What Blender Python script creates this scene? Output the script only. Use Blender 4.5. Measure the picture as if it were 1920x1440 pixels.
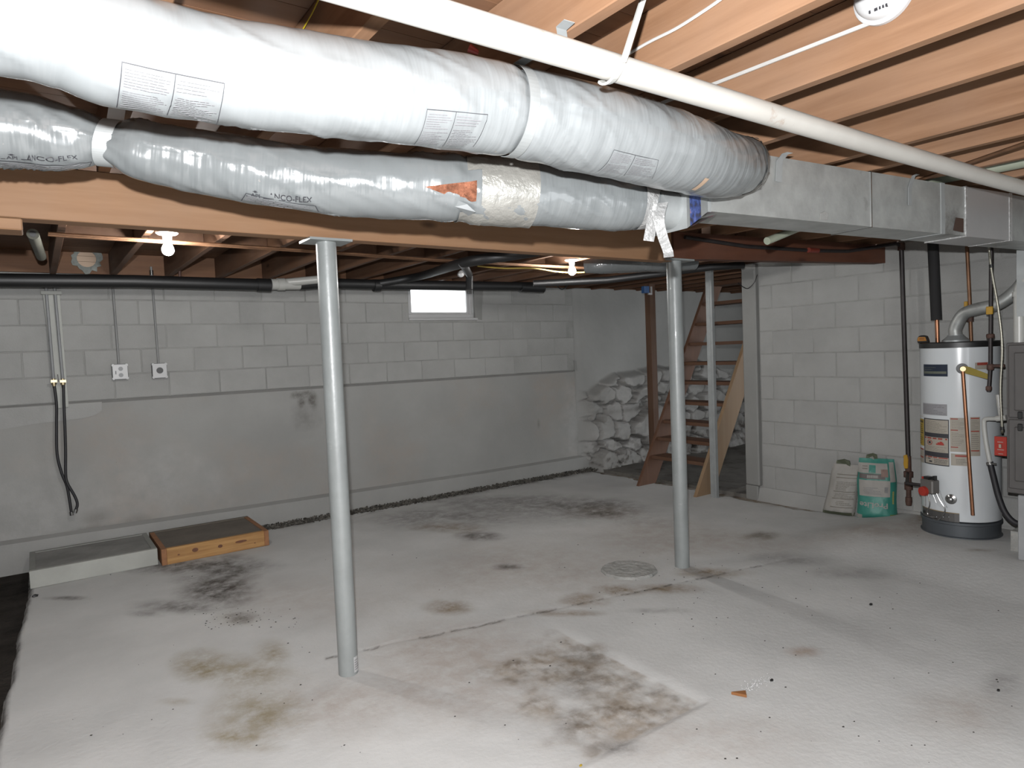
import bpy, bmesh, math, random
import numpy as np
from mathutils import Vector, Matrix, noise as mnoise
from math import radians, degrees, sin, cos, tan, pi, sqrt, atan2, exp
random.seed(7); np.random.seed(7)
V = Vector
scn = bpy.context.scene
col = scn.collection
for o in list(bpy.data.objects): bpy.data.objects.remove(o)

# ------------------------------------------------------------------ camera
FPX = 1260.0; YAW, PITCH, ROLL = radians(35.3), radians(2.75), radians(-2.28)
CAM = V((0, 0, 1.5))
_f = V((sin(YAW), cos(YAW), 0)); _r = V((cos(YAW), -sin(YAW), 0)); _u = V((0, 0, 1))
_f2 = _f*cos(PITCH) - _u*sin(PITCH); _u2 = _u*cos(PITCH) + _f*sin(PITCH)
CR = _r*cos(ROLL) + _u2*sin(ROLL); CU = -_r*sin(ROLL) + _u2*cos(ROLL); CF = _f2
cd = bpy.data.cameras.new('camera'); cam = bpy.data.objects.new('camera', cd); col.objects.link(cam)
cd.sensor_width = 36; cd.sensor_fit = 'HORIZONTAL'; cd.lens = 36*FPX/1920; cd.clip_start = .02
mw = Matrix((CR, CU, -CF)).transposed().to_4x4(); mw.translation = CAM; cam.matrix_world = mw
scn.camera = cam

# ------------------------------------------------------------------ world, flash, exposure
wd = bpy.data.worlds.new('world'); scn.world = wd; wd.use_nodes = True
bgn = wd.node_tree.nodes['Background']; bgn.inputs[0].default_value = (.93, .97, 1, 1); bgn.inputs[1].default_value = 1.2
fl = bpy.data.lights.new('camera_flash', 'POINT'); fl.energy = 240; fl.shadow_soft_size = .016; fl.color = (.985, .99, 1)
flo = bpy.data.objects.new('camera_flash', fl); col.objects.link(flo); flo.location = CAM + CU*.145 - CR*.03
scn.view_settings.view_transform = 'Standard'; scn.view_settings.look = 'None'
scn.view_settings.gamma = 1; scn.view_settings.use_curve_mapping = False
scn.view_settings.exposure = 1.48
BULB = 350.0

# ------------------------------------------------------------------ rays: a photo point meets a plane of known depth
def ray(px, py): return CR*((px-960)/FPX) - CU*((py-720)/FPX) + CF
def PX(px, py, x): d = ray(px, py); return CAM + d*(x/d.x)
def PY(px, py, y): d = ray(px, py); return CAM + d*(y/d.y)
def PZ(px, py, z): d = ray(px, py); return CAM + d*((z-1.5)/d.z)
def pix(p):
    q = V(p)-CAM; k = q.dot(CF); return (960+FPX*q.dot(CR)/k, 720-FPX*q.dot(CU)/k)

# ------------------------------------------------------------------ materials
AL = .43            # all paints and woods measured against a mid-grey; the lamps carry the rest
def al(c): return tuple(x*AL for x in c)
def nd(nt, t, **kw):
    n = nt.nodes.new(t)
    for k, v in kw.items(): setattr(n, k, v)
    return n
def newmat(name):
    m = bpy.data.materials.new(name); m.use_nodes = True
    return m, m.node_tree, m.node_tree.nodes['Principled BSDF']
def coords(nt, kind='Object', stretch=(1, 1, 1), rnd=True):
    L = nt.links.new; tc = nd(nt, 'ShaderNodeTexCoord'); mp = nd(nt, 'ShaderNodeMapping'); mp.inputs['Scale'].default_value = stretch
    L(tc.outputs[kind], mp.inputs['Vector'])
    if not rnd: return mp.outputs[0]
    oi = nd(nt, 'ShaderNodeObjectInfo'); ml = nd(nt, 'ShaderNodeMath', operation='MULTIPLY'); ml.inputs[1].default_value = 37.0
    ad = nd(nt, 'ShaderNodeVectorMath', operation='ADD'); L(oi.outputs['Random'], ml.inputs[0]); L(mp.outputs[0], ad.inputs[0]); L(ml.outputs[0], ad.inputs[1])
    return ad.outputs[0]
def ramp(nt, fac, stops):
    r = nd(nt, 'ShaderNodeValToRGB'); e = r.color_ramp.elements
    while len(e) < len(stops): e.new(.5)
    for el, (p, c) in zip(e, stops): el.position = p; el.color = (*c, 1)
    nt.links.new(fac, r.inputs[0]); return r.outputs[0]
def tex_noise(nt, vec, scale, detail=5, rough=.6):
    n = nd(nt, 'ShaderNodeTexNoise'); n.inputs['Scale'].default_value = scale; n.inputs['Detail'].default_value = detail; n.inputs['Roughness'].default_value = rough
    nt.links.new(vec, n.inputs['Vector']); return n.outputs['Fac']
def add_bump(nt, b, height, strength, dist=.01):
    bp = nd(nt, 'ShaderNodeBump'); bp.inputs['Strength'].default_value = strength; bp.inputs['Distance'].default_value = dist
    nt.links.new(height, bp.inputs['Height']); nt.links.new(bp.outputs[0], b.inputs['Normal'])
def mixc(nt, fac, a, b):
    m = nd(nt, 'ShaderNodeMix', data_type='RGBA')
    nt.links.new(fac, m.inputs[0])
    for s, v in ((6, a), (7, b)):
        if isinstance(v, tuple): m.inputs[s].default_value = (*v, 1)
        else: nt.links.new(v, m.inputs[s])
    return m.outputs[2]
MC = {}
def M(name, c, rough=.6, metal=0, var=.1, ns=5, bump=0, bs=40, stretch=(1, 1, 1), spec=.5, kind='Object', dirt=None, coat=0):
    if name in MC: return MC[name]
    c = al(c); m, nt, b = newmat(name); vec = coords(nt, kind, stretch)
    if dirt: dirt = (al(dirt[0]), dirt[1], dirt[2])
    f = tex_noise(nt, vec, ns)
    lo = tuple(max(0, x*(1-var)) for x in c); hi = tuple(min(1, x*(1+var)) for x in c)
    out = ramp(nt, f, [(.3, lo), (.7, hi)])
    if dirt:
        f2 = tex_noise(nt, vec, dirt[1], 8, .7)
        k = ramp(nt, f2, [(dirt[2], (0, 0, 0)), (dirt[2]+.12, (1, 1, 1))]); out = mixc(nt, k, out, dirt[0])
    nt.links.new(out, b.inputs['Base Color'])
    b.inputs['Roughness'].default_value = rough; b.inputs['Metallic'].default_value = metal; b.inputs['Specular IOR Level'].default_value = spec
    b.inputs['Coat Weight'].default_value = coat
    if bump: add_bump(nt, b, tex_noise(nt, vec, bs, 4), bump)
    MC[name] = m; return m
def wood(name, c1, c2, axis, knots=True, rough=.65, g=1.0, kn=.045):
    if name in MC: return MC[name]
    c1, c2 = al(c1), al(c2); m, nt, b = newmat(name); st = [14*g]*3; st[axis] = .9*g
    vec = coords(nt, 'Object', tuple(st)); f = tex_noise(nt, vec, 1.6, 7, .62)
    out = ramp(nt, f, [(.28, c2), (.5, tuple((a+q)/2 for a, q in zip(c1, c2))), (.7, c1)])
    st2 = [7]*3; st2[axis] = 2.6; v2 = coords(nt, 'Object', tuple(st2))
    if knots:
        vo = nd(nt, 'ShaderNodeTexVoronoi'); vo.inputs['Scale'].default_value = .55; nt.links.new(v2, vo.inputs['Vector'])
        k = ramp(nt, vo.outputs['Distance'], [(kn, (1, 1, 1)), (kn*1.7+.02, (0, 0, 0))]); out = mixc(nt, k, out, tuple(x*.35 for x in c2))
    v3 = coords(nt, 'Object', (1, 1, 1)); f3 = tex_noise(nt, v3, 3.2, 4); k3 = ramp(nt, f3, [(.35, (0, 0, 0)), (.75, (.55, .55, .55))])
    out = mixc(nt, k3, out, tuple(x*.75+.023 for x in c1))
    nt.links.new(out, b.inputs['Base Color']); b.inputs['Roughness'].default_value = rough; b.inputs['Specular IOR Level'].default_value = .25
    add_bump(nt, b, f, .25, .004); MC[name] = m; return m
def emit(name, c, s):
    m, nt, b = newmat(name); b.inputs['Base Color'].default_value = (*c, 1); b.inputs['Emission Color'].default_value = (*c, 1); b.inputs['Emission Strength'].default_value = s
    return m
def glass(name):
    m, nt, b = newmat(name); b.inputs['Base Color'].default_value = (1, 1, 1, 1); b.inputs['Roughness'].default_value = .02
    b.inputs['Transmission Weight'].default_value = 1; b.inputs['IOR'].default_value = 1.05; return m

PAINT = (.59, .59, .57)
m_block = M('grey_block_paint', PAINT, .8, var=.09, ns=2.2, bump=.35, bs=90, spec=.2)
m_mortar = M('grey_mortar', (.52, .52, .50), .9, var=.15, ns=6, bump=.4, bs=60, spec=.1)
m_jamb = M('pale_grey_paint', (.42, .42, .40), .7, var=.06, ns=3, bump=.2, bs=30)
m_rubble = M('rough_grey_stone', (.40, .40, .38), .9, var=.35, ns=4, bump=.9, bs=18, spec=.15, dirt=((.13, .125, .11), 3.0, .60))
m_soil = M('dark_soil', (.055, .048, .042), .95, var=.5, ns=5, bump=1, bs=30, spec=.1)
W1, W2 = (.51, .285, .16), (.31, .155, .078)
m_joist = wood('joist_wood', W1, W2, 1)
m_joistf = wood('shaded_joist_wood', (.26, .135, .075), (.17, .08, .042), 1)  # same joist wood, with the far bay's dimness put into its colour
m_beam = wood('beam_wood', (.54, .31, .17), (.42, .22, .11), 0)
m_beam2 = wood('red_brown_beam_wood', (.22, .085, .045), (.15, .055, .03), 0)
m_plank = wood('plank_wood', (.34, .17, .085), (.22, .10, .05), 0)
m_stair = wood('stair_wood', (.24, .115, .065), (.17, .078, .042), 2, g=.7)
m_stairt = wood('tread_wood', (.23, .115, .066), (.16, .076, .042), 1, g=.7)
m_stairn = wood('new_stair_wood', (.50, .34, .20), (.42, .26, .14), 2, g=.7)
m_postw = wood('post_wood', (.22, .12, .07), (.13, .065, .04), 2)
m_pine = wood('fresh_pine', (.86, .50, .19), (.40, .17, .05), 0, g=1.5, kn=.11)
m_pine_e = M('pine_end', (.45, .20, .08), .7, var=.2, ns=20)
m_galv = M('galvanised_sheet', (.68, .70, .68), .45, .45, .18, 9, bump=.12, bs=25, dirt=((.36, .36, .34), 3.5, .58))
m_galv2 = M('galvanised_dull', (.62, .65, .65), .5, .35, .10, 12)
m_foil = M('crinkled_foil', (.95, .95, .94), .3, .5, .06, 8, bump=.9, bs=38)
m_tape = M('silver_tape', (.50, .49, .45), .35, .35, .15, 10, bump=.6, bs=30, coat=.2)
m_pvc = M('aged_white_pvc', (.80, .77, .71), .35, var=.05, ns=6, dirt=((.55, .40, .30), 9, .62))
m_pvcw = M('white_pvc', (.74, .74, .70), .35, var=.04)
m_pvcg = M('greenish_pvc', (.48, .52, .40), .4, var=.06)
m_abs = M('black_abs', (.016, .016, .017), .5, var=.2, spec=.5)
m_rub = M('black_rubber', (.016, .015, .02), .6, var=.2)
m_foam = M('black_foam', (.018, .017, .018), .85, var=.2)
m_iron = M('black_iron', (.055, .045, .045), .5, .4, .25, 20)
m_rust = M('rusty_iron', (.16, .085, .065), .7, .3, .35, 25, bump=.3, bs=60)
m_cop = M('copper', (.62, .30, .17), .38, .85, .2, 9)
m_copd = M('dull_copper', (.38, .20, .11), .5, .6, .3, 9)
m_brass = M('brass', (.62, .50, .30), .35, .8)
m_chrome = M('bright_metal', (.75, .75, .74), .2, .95, .05)
m_postpaint = M('grey_post_paint', (.43, .46, .455), .38, var=.12, ns=5, bump=.15, bs=22, dirt=((.62, .64, .62), 7, .63), coat=.15)
m_white = M('white_plastic', (.80, .80, .80), .35, var=.03)
m_wpaint = M('white_painted_board', (.62, .63, .58), .55, var=.08, ns=7, dirt=((.40, .40, .36), 9, .66))
m_enamel = M('white_enamel', (1.05, 1.1, 1.13), .22, var=.02, coat=.3)
m_black = M('black_paint', (.02, .02, .02), .45)
m_yellow = M('yellow_plastic', (.75, .42, .03), .45)
m_red = M('red_plastic', (.62, .05, .03), .4)
m_furn = M('taupe_cabinet', (.17, .16, .155), .5, .2, .08, 5, bump=.1)
m_cream = M('cream_label', (.60, .55, .46), .6, var=.05, ns=9)
m_ink = M('dark_ink', (.05, .05, .06), .6, var=.1)
m_inkl = M('faint_grey_ink', (.32, .31, .33), .6, var=.15)
m_inkb = M('label_grey_ink', (.30, .27, .23), .7, var=.1)
m_redp = M('red_print', (.50, .08, .05), .6)
m_yelp = M('yellow_label', (.66, .46, .04), .55)
m_cable = M('white_cable', (.82, .80, .76), .4)
m_ycable = M('yellow_cable', (.62, .44, .08), .5)
m_conc = M('rough_concrete', (.62, .62, .59), .9, var=.22, ns=9, bump=.9, bs=45, spec=.15)

# flex duct plastic, wrinkled around the run (uv: u along, v around)
def flexmat(name, c, rough, bstr):
    c = al(c); m, nt, b = newmat(name); v = coords(nt, 'UV', (19, 1.8, 1), False)
    f = tex_noise(nt, v, 1.0, 3, .5); v2 = coords(nt, 'UV', (7, 4, 1), False); f2 = tex_noise(nt, v2, 1.0, 3)
    out = ramp(nt, f2, [(.3, tuple(x*.93 for x in c)), (.7, c)])
    v3 = coords(nt, 'UV', (60, 60, 1), False); f3 = tex_noise(nt, v3, 1.0, 2, .4)
    out = mixc(nt, ramp(nt, f3, [(.76, (0, 0, 0)), (.79, (.6, .6, .6))]), out, (.25, .22, .2))
    nt.links.new(out, b.inputs['Base Color']); b.inputs['Roughness'].default_value = rough; b.inputs['Specular IOR Level'].default_value = .6
    b.inputs['Coat Weight'].default_value = .35; b.inputs['Coat Roughness'].default_value = .12
    add_bump(nt, b, f, bstr, .012); return m
m_flexa = flexmat('grey_white_film', (.37, .393, .40), .34, .6)
m_flexb = flexmat('shiny_grey_film', (.29, .31, .315), .20, .65)

# attribute driven concrete (stain shapes are data of the surface)
def concmat(name, base, rough=.75, lo=.86, hi=1.10):
    base = al(base); m, nt, b = newmat(name); L = nt.links.new; v = coords(nt, 'Object', (1, 1, 1), False)
    f = tex_noise(nt, v, 1.3, 8, .6); out = ramp(nt, f, [(.3, tuple(x*lo for x in base)), (.7, tuple(min(1, x*hi) for x in base))])
    fs = tex_noise(nt, v, 9, 8, .72)
    fk = ramp(nt, fs, [(.34, (.22, .22, .22)), (.60, (1, 1, 1))])
    for an, c in (('warm', (.60, .50, .42)), ('tan', (.47, .40, .26)), ('brown', (.34, .235, .125)), ('dark', (.13, .112, .098)), ('pale', (.80, .79, .77))):
        at = nd(nt, 'ShaderNodeAttribute', attribute_name=an); gate = nd(nt, 'ShaderNodeMath', operation='MULTIPLY', use_clamp=True)
        L(at.outputs['Fac'], gate.inputs[0]); L(fk, gate.inputs[1]); out = mixc(nt, gate.outputs[0], out, al(c))
    sp = tex_noise(nt, v, 55, 3, .5); out = mixc(nt, ramp(nt, sp, [(.74, (0, 0, 0)), (.80, (.5, .5, .5))]), out, (.12, .1, .09))
    L(out, b.inputs['Base Color']); b.inputs['Roughness'].default_value = rough; b.inputs['Specular IOR Level'].default_value = .25
    add_bump(nt, b, tex_noise(nt, v, 35, 6), .35, .006); return m
m_floor = concmat('stained_concrete', (.96, .965, .95))
m_low = concmat('parged_grey_wall', (.54, .54, .52), .8, .90, 1.07)

# ------------------------------------------------------------------ mesh helpers
def box(bm, a, b):
    x0, y0, z0 = (min(p, q) for p, q in zip(a, b)); x1, y1, z1 = (max(p, q) for p, q in zip(a, b))
    v = [bm.verts.new(p) for p in ((x0, y0, z0), (x1, y0, z0), (x1, y1, z0), (x0, y1, z0), (x0, y0, z1), (x1, y0, z1), (x1, y1, z1), (x0, y1, z1))]
    for f in ((3, 2, 1, 0), (4, 5, 6, 7), (0, 1, 5, 4), (1, 2, 6, 5), (2, 3, 7, 6), (3, 0, 4, 7)): bm.faces.new([v[i] for i in f])
def hexa(bm, p):            # 8 corners: bottom ring 4, top ring 4
    v = [bm.verts.new(q) for q in p]
    for f in ((3, 2, 1, 0), (4, 5, 6, 7), (0, 1, 5, 4), (1, 2, 6, 5), (2, 3, 7, 6), (3, 0, 4, 7)): bm.faces.new([v[i] for i in f])
def beamlike(bm, p0, p1, w, h, up=V((0, 0, 1))):   # bar from p0 to p1, w across, h along up
    p0, p1 = V(p0), V(p1); d = (p1-p0).normalized(); s = d.cross(V(up))
    s = s.normalized() if s.length > 1e-5 else V((1, 0, 0)); t = s.cross(d).normalized()
    hexa(bm, [q + s*a + t*c for c in (-h/2, h/2) for q, a in ((p0, -w/2), (p0, w/2), (p1, w/2), (p1, -w/2))])
def frames(pts):
    T = []
    for i in range(len(pts)):
        a = pts[max(0, i-1)]; b = pts[min(len(pts)-1, i+1)]; T.append((b-a).normalized())
    n = T[0].orthogonal().normalized(); N = [n]
    for i in range(1, len(T)):
        q = T[i-1].rotation_difference(T[i]); n = (q @ n); n = (n - T[i]*n.dot(T[i])).normalized(); N.append(n)
    return T, N
def tube(bm, pts, r, n=12, cap=True):
    pts = [V(p) for p in pts]; rr = r if isinstance(r, (list, tuple)) else [r]*len(pts)
    T, N = frames(pts); rings = []
    for p, t, a, q in zip(pts, T, N, rr):
        b = t.cross(a); rings.append([bm.verts.new(p + (a*cos(2*pi*i/n) + b*sin(2*pi*i/n))*q) for i in range(n)])
    for k in range(len(rings)-1):
        for i in range(n): bm.faces.new((rings[k][i], rings[k][(i+1) % n], rings[k+1][(i+1) % n], rings[k+1][i]))
    if cap: bm.faces.new(rings[0][::-1]); bm.faces.new(rings[-1])
def spline(pts, n=8):
    pts = [V(p) for p in pts]; out = []
    P = [pts[0]*2-pts[1]] + pts + [pts[-1]*2-pts[-2]]
    for i in range(1, len(P)-2):
        for k in range(n):
            t = k/n; a, b, c, d = P[i-1], P[i], P[i+1], P[i+2]
            out.append(.5*((2*b) + (c-a)*t + (2*a-5*b+4*c-d)*t*t + (3*b-a-3*c+d)*t**3))
    out.append(pts[-1]); return out
def lathe(bm, o, axis, prof, n=32, cap=True):
    o, t = V(o), V(axis).normalized(); a = t.orthogonal().normalized(); b = t.cross(a); rings = []
    for d, r in prof: rings.append([bm.verts.new(o + t*d + (a*cos(2*pi*i/n) + b*sin(2*pi*i/n))*max(r, 1e-4)) for i in range(n)])
    for k in range(len(rings)-1):
        for i in range(n): bm.faces.new((rings[k][i], rings[k][(i+1) % n], rings[k+1][(i+1) % n], rings[k+1][i]))
    if cap: bm.faces.new(rings[0][::-1]); bm.faces.new(rings[-1])
def polyprism(bm, pts, off):
    a = [bm.verts.new(p) for p in pts]; b = [bm.verts.new(V(p)+V(off)) for p in pts]; n = len(a)
    bm.faces.new(a[::-1]); bm.faces.new(b)
    for i in range(n): bm.faces.new((a[i], a[(i+1) % n], b[(i+1) % n], b[i]))
WL = {}
def wloc(o): return WL.get(o.name, V((0, 0, 0)))
def obj(name, bm, mat, parent=None, smooth=False, bevel=0, ang=40, stuff=False):
    bmesh.ops.recalc_face_normals(bm, faces=bm.faces)
    if bevel: bmesh.ops.bevel(bm, geom=list(bm.edges), offset=bevel, segments=1, affect='EDGES', profile=.5)
    me = bpy.data.meshes.new(name)
    co = [v.co for v in bm.verts]
    c = V([(min(q[i] for q in co)+max(q[i] for q in co))/2 for i in range(3)])
    bmesh.ops.translate(bm, verts=bm.verts, vec=-c); bm.to_mesh(me); bm.free()
    if smooth:
        for p in me.polygons: p.use_smooth = True
        me.set_sharp_from_angle(angle=radians(ang))
    me.materials.append(mat); o = bpy.data.objects.new(name, me); col.objects.link(o); WL[o.name] = c
    if parent: o.parent = parent; o.location = c - wloc(parent)
    else: o.location = c
    if stuff: o['kind'] = 'stuff'
    return o
def NB(): return bmesh.new()
def mk(name, fn, mat, parent=None, **kw):
    bm = NB(); fn(bm); return obj(name, bm, mat, parent, **kw)
def tag(o, label, cat, group=None):
    o['label'] = label; o['category'] = cat
    if group: o['group'] = group
    return o
def thing(name, loc, label, cat, group=None):
    o = bpy.data.objects.new(name, None); col.objects.link(o); o.location = loc; o.empty_display_size = .05; WL[o.name] = V(loc)
    return tag(o, label, cat, group)
def struct(o): o['kind'] = 'structure'; return o
def inst(name, me, loc, parent=None, rot=None):
    o = bpy.data.objects.new(name, me); col.objects.link(o); WL[o.name] = V(loc)
    if parent: o.parent = parent
    o.location = V(loc) - (wloc(parent) if parent else V((0, 0, 0)))
    if rot: o.rotation_euler = rot
    return o
def textmesh(s, size=1.0, bold=0):
    cu = bpy.data.curves.new('t', 'FONT'); cu.body = s; cu.size = size; cu.offset = bold; cu.resolution_u = 3
    to = bpy.data.objects.new('t', cu); col.objects.link(to); dg = bpy.context.evaluated_depsgraph_get()
    me = to.evaluated_get(dg).to_mesh(); vs = [v.co.copy() for v in me.vertices]; fs = [list(p.vertices) for p in me.polygons]
    to.evaluated_get(dg).to_mesh_clear(); bpy.data.objects.remove(to); bpy.data.curves.remove(cu); return vs, fs
def put_text(bm, s, fn, w, h, bold=0):      # text scaled to a w x h box, mapped through fn(u,v)->point
    vs, fs = textmesh(s, 1.0, bold)
    x0 = min(v.x for v in vs); x1 = max(v.x for v in vs); y0 = min(v.y for v in vs); y1 = max(v.y for v in vs)
    bv = [bm.verts.new(fn((v.x-x0)/(x1-x0)*w, (v.y-y0)/(y1-y0)*h)) for v in vs]
    for f in fs:
        try: bm.faces.new([bv[i] for i in f])
        except ValueError: pass
def strip(bm, fn, u0, u1, v0, v1, n=6):     # a thin printed bar following fn
    a = [bm.verts.new(fn(u0+(u1-u0)*i/n, v0)) for i in range(n+1)]; b = [bm.verts.new(fn(u0+(u1-u0)*i/n, v1)) for i in range(n+1)]
    for i in range(n): bm.faces.new((a[i], a[i+1], b[i+1], b[i]))
def patch(bm, fn, u0, u1, v0, v1, nu=8, nv=8):
    g = [[bm.verts.new(fn(u0+(u1-u0)*i/nu, v0+(v1-v0)*j/nv)) for j in range(nv+1)] for i in range(nu+1)]
    for i in range(nu):
        for j in range(nv): bm.faces.new((g[i][j], g[i+1][j], g[i+1][j+1], g[i][j+1]))
def bars(bm, fn, u0, u1, v0, v1, rows, seed, n=3, fill=.38):   # rows of unreadable small print
    R = random.Random(seed); dv = (v1-v0)/rows
    for i in range(rows):
        v = v1 - dv*(i+.7); u = u0 + (R.random()*.06*(u1-u0) if R.random() < .4 else 0); end = u1 - R.random()**2*.55*(u1-u0)
        while u < end:
            w = min((u1-u0)*R.uniform(.06, .18), end-u); strip(bm, fn, u, u+w*.86, v, v+dv*fill, n); u += w

# ------------------------------------------------------------------ numpy noise
def vnoise(x, y, seed):
    rs = np.random.RandomState(seed); T = rs.rand(256, 256)
    xi = np.floor(x).astype(int); yi = np.floor(y).astype(int); xf = x-xi; yf = y-yi
    xf = xf*xf*(3-2*xf); yf = yf*yf*(3-2*yf); g = lambda a, b: T[a % 256, b % 256]
    return (g(xi, yi)*(1-xf)+g(xi+1, yi)*xf)*(1-yf) + (g(xi, yi+1)*(1-xf)+g(xi+1, yi+1)*xf)*yf
def fbm(x, y, seed, o=4):
    s = 0; a = .5
    for k in range(o): s = s + a*vnoise(x*2**k, y*2**k, seed+k); a *= .5
    return s/(1-.5**o)
def sst(e0, e1, x): t = np.clip((x-e0)/(e1-e0), 0, 1); return t*t*(3-2*t)

# ================================================================== SETTING
D, W = 6.4, 5.7                       # back wall plane y, right wall plane x
JB, JT = 2.245, 2.43                  # joist bottom, top

# ---- floor: soil base and the slab as a fine sheet
def floor_h(x, y):
    return .068*sst(4.3, 5.0, x)*sst(3.0, 2.5, y)
def FZ(x, y): return float(floor_h(np.array([x]), np.array([y]))[0])
def ell(list_, x, y, nz, amp=.55):
    out = np.zeros_like(x)
    for cx, cy, rx, ry, s in list_:
        c = PZ(cx, cy, 0); a = PZ(cx+rx, cy, 0)-c; b = PZ(cx, cy+ry, 0)-c
        det = a.x*b.y-a.y*b.x; dx = x-c.x; dy = y-c.y
        q = np.sqrt(((dx*b.y-dy*b.x)/det)**2 + ((a.x*dy-a.y*dx)/det)**2)
        out = np.maximum(out, s*np.clip(1.25-q*.75 + (nz-.5)*amp*2, 0, 1)*(q < 2.2))
    return out
xs = np.concatenate([np.linspace(-.35, 5.7, 420), ]); ys = np.linspace(.8, 6.36, 386)
X, Y = np.meshgrid(xs, ys, indexing='ij'); nx, ny = X.shape
nz = fbm(X*2.1, Y*2.1, 3, 5); nz2 = fbm(X*9, Y*9, 11, 4)
Zf = floor_h(X, Y) + (nz-.5)*.008
rec = sst(1.15, 2.0, X)*sst(2.95, 2.5, Y)*sst(2.27, 2.17, X)*sst(1.795, 1.815, Y)
Zf = Zf - rec*.009
lip = np.exp(-((X-2.26)/.05)**2)*(Y > 1.75)*(Y < 2.8)*.004; Zf = Zf + lip*0
crk = np.abs((Y-3.246) + (X-1.246)*.205 + (nz2-.5)*.05)*(X > .9)
Zf = Zf - .003*np.exp(-(crk/.012)**2)*(X > 1.1)*(X < 4.2)
edge = -.13 + (Y-5.1)*.04 + (nz-.5)*.05              # left edge of the slab
gr = 6.15 + (nz2-.5)*.09 + sst(2.2, 1.3, X)*(-.02)     # gravel trench begins
dark = ell([(410, 1108, 55, 30, 1), (350, 1138, 70, 12, .8), (430, 1068, 42, 22, .9), (452, 1158, 26, 9, .9), (385, 1062, 110, 10, .9), (280, 1150, 30, 8, .5), (125, 1122, 28, 3, .8),
    (860, 968, 120, 14, .6), (980, 955, 190, 22, .5), (800, 975, 90, 12, .5), (905, 1006, 34, 6, .8), (1090, 948, 100, 13, .75), (1118, 962, 55, 8, .9), (960, 940, 150, 10, .6), (955, 1063, 22, 5, .9), (1430, 1003, 22, 6, .6), (1880, 1280, 34, 26, .45), (1105, 1225, 40, 16, .55), (1090, 1270, 40, 30, .5), (1150, 1400, 40, 12, .6), (1075, 1350, 30, 30, .45), (1230, 1145, 50, 4, .4), (1470, 1050, 70, 8, .4), (1600, 1075, 60, 8, .35)], X, Y, nz)
brown = ell([(835, 987, 46, 8, .9), (1165, 1107, 38, 9, 1), (1250, 1103, 55, 8, 1), (1330, 1073, 55, 9, 1), (1100, 1126, 38, 10, .9), (845, 1140, 36, 10, .9), (1062, 1148, 50, 5, .7), (1130, 960, 50, 10, .6), (1740, 990, 26, 12, .7), (1500, 942, 60, 7, .85), (1840, 1050, 30, 3, .6), (1420, 1220, 0.1, .1, 0), (1070, 1150, 50, 5, .8), (1120, 1213, 20, 8, .6)], X, Y, nz)
tanm = ell([(388, 1252, 42, 24, 1), (470, 1262, 85, 30, .95), (512, 1225, 30, 26, 1), (485, 1330, 75, 52, .9), (450, 1382, 48, 10, 1), (330, 1315, 28, 7, .6), (470, 1400, 60, 10, .5), (1430, 1003, 30, 8, .5), (440, 1160, 40, 10, .5), (1430, 1003, 20, 6, .5)], X, Y, nz)
warm = ell([(640, 1320, 120, 60, .55), (850, 1220, 120, 60, .6), (820, 1290, 150, 60, .5), (560, 1120, 160, 40, .3), (1000, 1060, 200, 50, .45), (1250, 1010, 160, 30, .5), (1505, 1222, 26, 8, .9), (1660, 1010, 160, 20, .6), (1800, 1330, 90, 40, .5), (1330, 1380, 200, 60, .35)], X, Y, nz)
dark = np.maximum(dark, .9*np.exp(-(crk/.010)**2)*(X > 1.1)*(X < 3.9)*(nz2 > .47))
dark = np.maximum(dark, .8*np.exp(-((gr-Y)/.10)**2)*sst(1.3, 2.4, X)*(nz > .42))
pale = .35*np.exp(-((X-2.30)/.10)**2)*(X > 2.2)*sst(1.75, 1.9, Y)*sst(2.85, 2.5, Y) + .12*np.exp(-((crk-.03)/.015)**2)*(X > 1.1)*(X < 2.6)*(nz2 > .5)
rfine = fbm(X*22, Y*22, 71, 3); rbig = fbm(X*5, Y*5, 81, 4)
rmask = sst(1.50, 1.85, X+(rbig-.5)*.7)*sst(2.80, 2.60, Y+(rbig-.5)*.3)*(X < 2.205)*(Y > 1.815)
rmask = rmask*(1-.75*sst(1.95, 2.15, X)*sst(2.25, 1.95, Y)*(rbig > .45))
brown = np.maximum(brown, rmask*np.clip(.55+.7*(rfine-.5)+.6*(rbig-.5), 0, .95)); dark = np.maximum(dark, rmask*np.clip((rfine-.55)*1.6+.05, 0, .5))
Zf = Zf + rmask*(rfine-.5)*.012
dip = (X < edge) | (Y > gr) | ((X > 5.60+(nz2-.5)*.12-.14*sst(2.9, 3.5, Y)) & (Y > 2.65))
dip2 = dip & (X >= edge); Zf = np.where(dip2, Zf-.045, Zf) - .045*sst(.0, -.03, X-edge)
dk2 = .97*sst(.012, -.012, X-edge); dark = np.maximum(dark, dk2)
brown = np.maximum(brown, np.where((X > 5.5) & dip, .9, 0))
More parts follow.
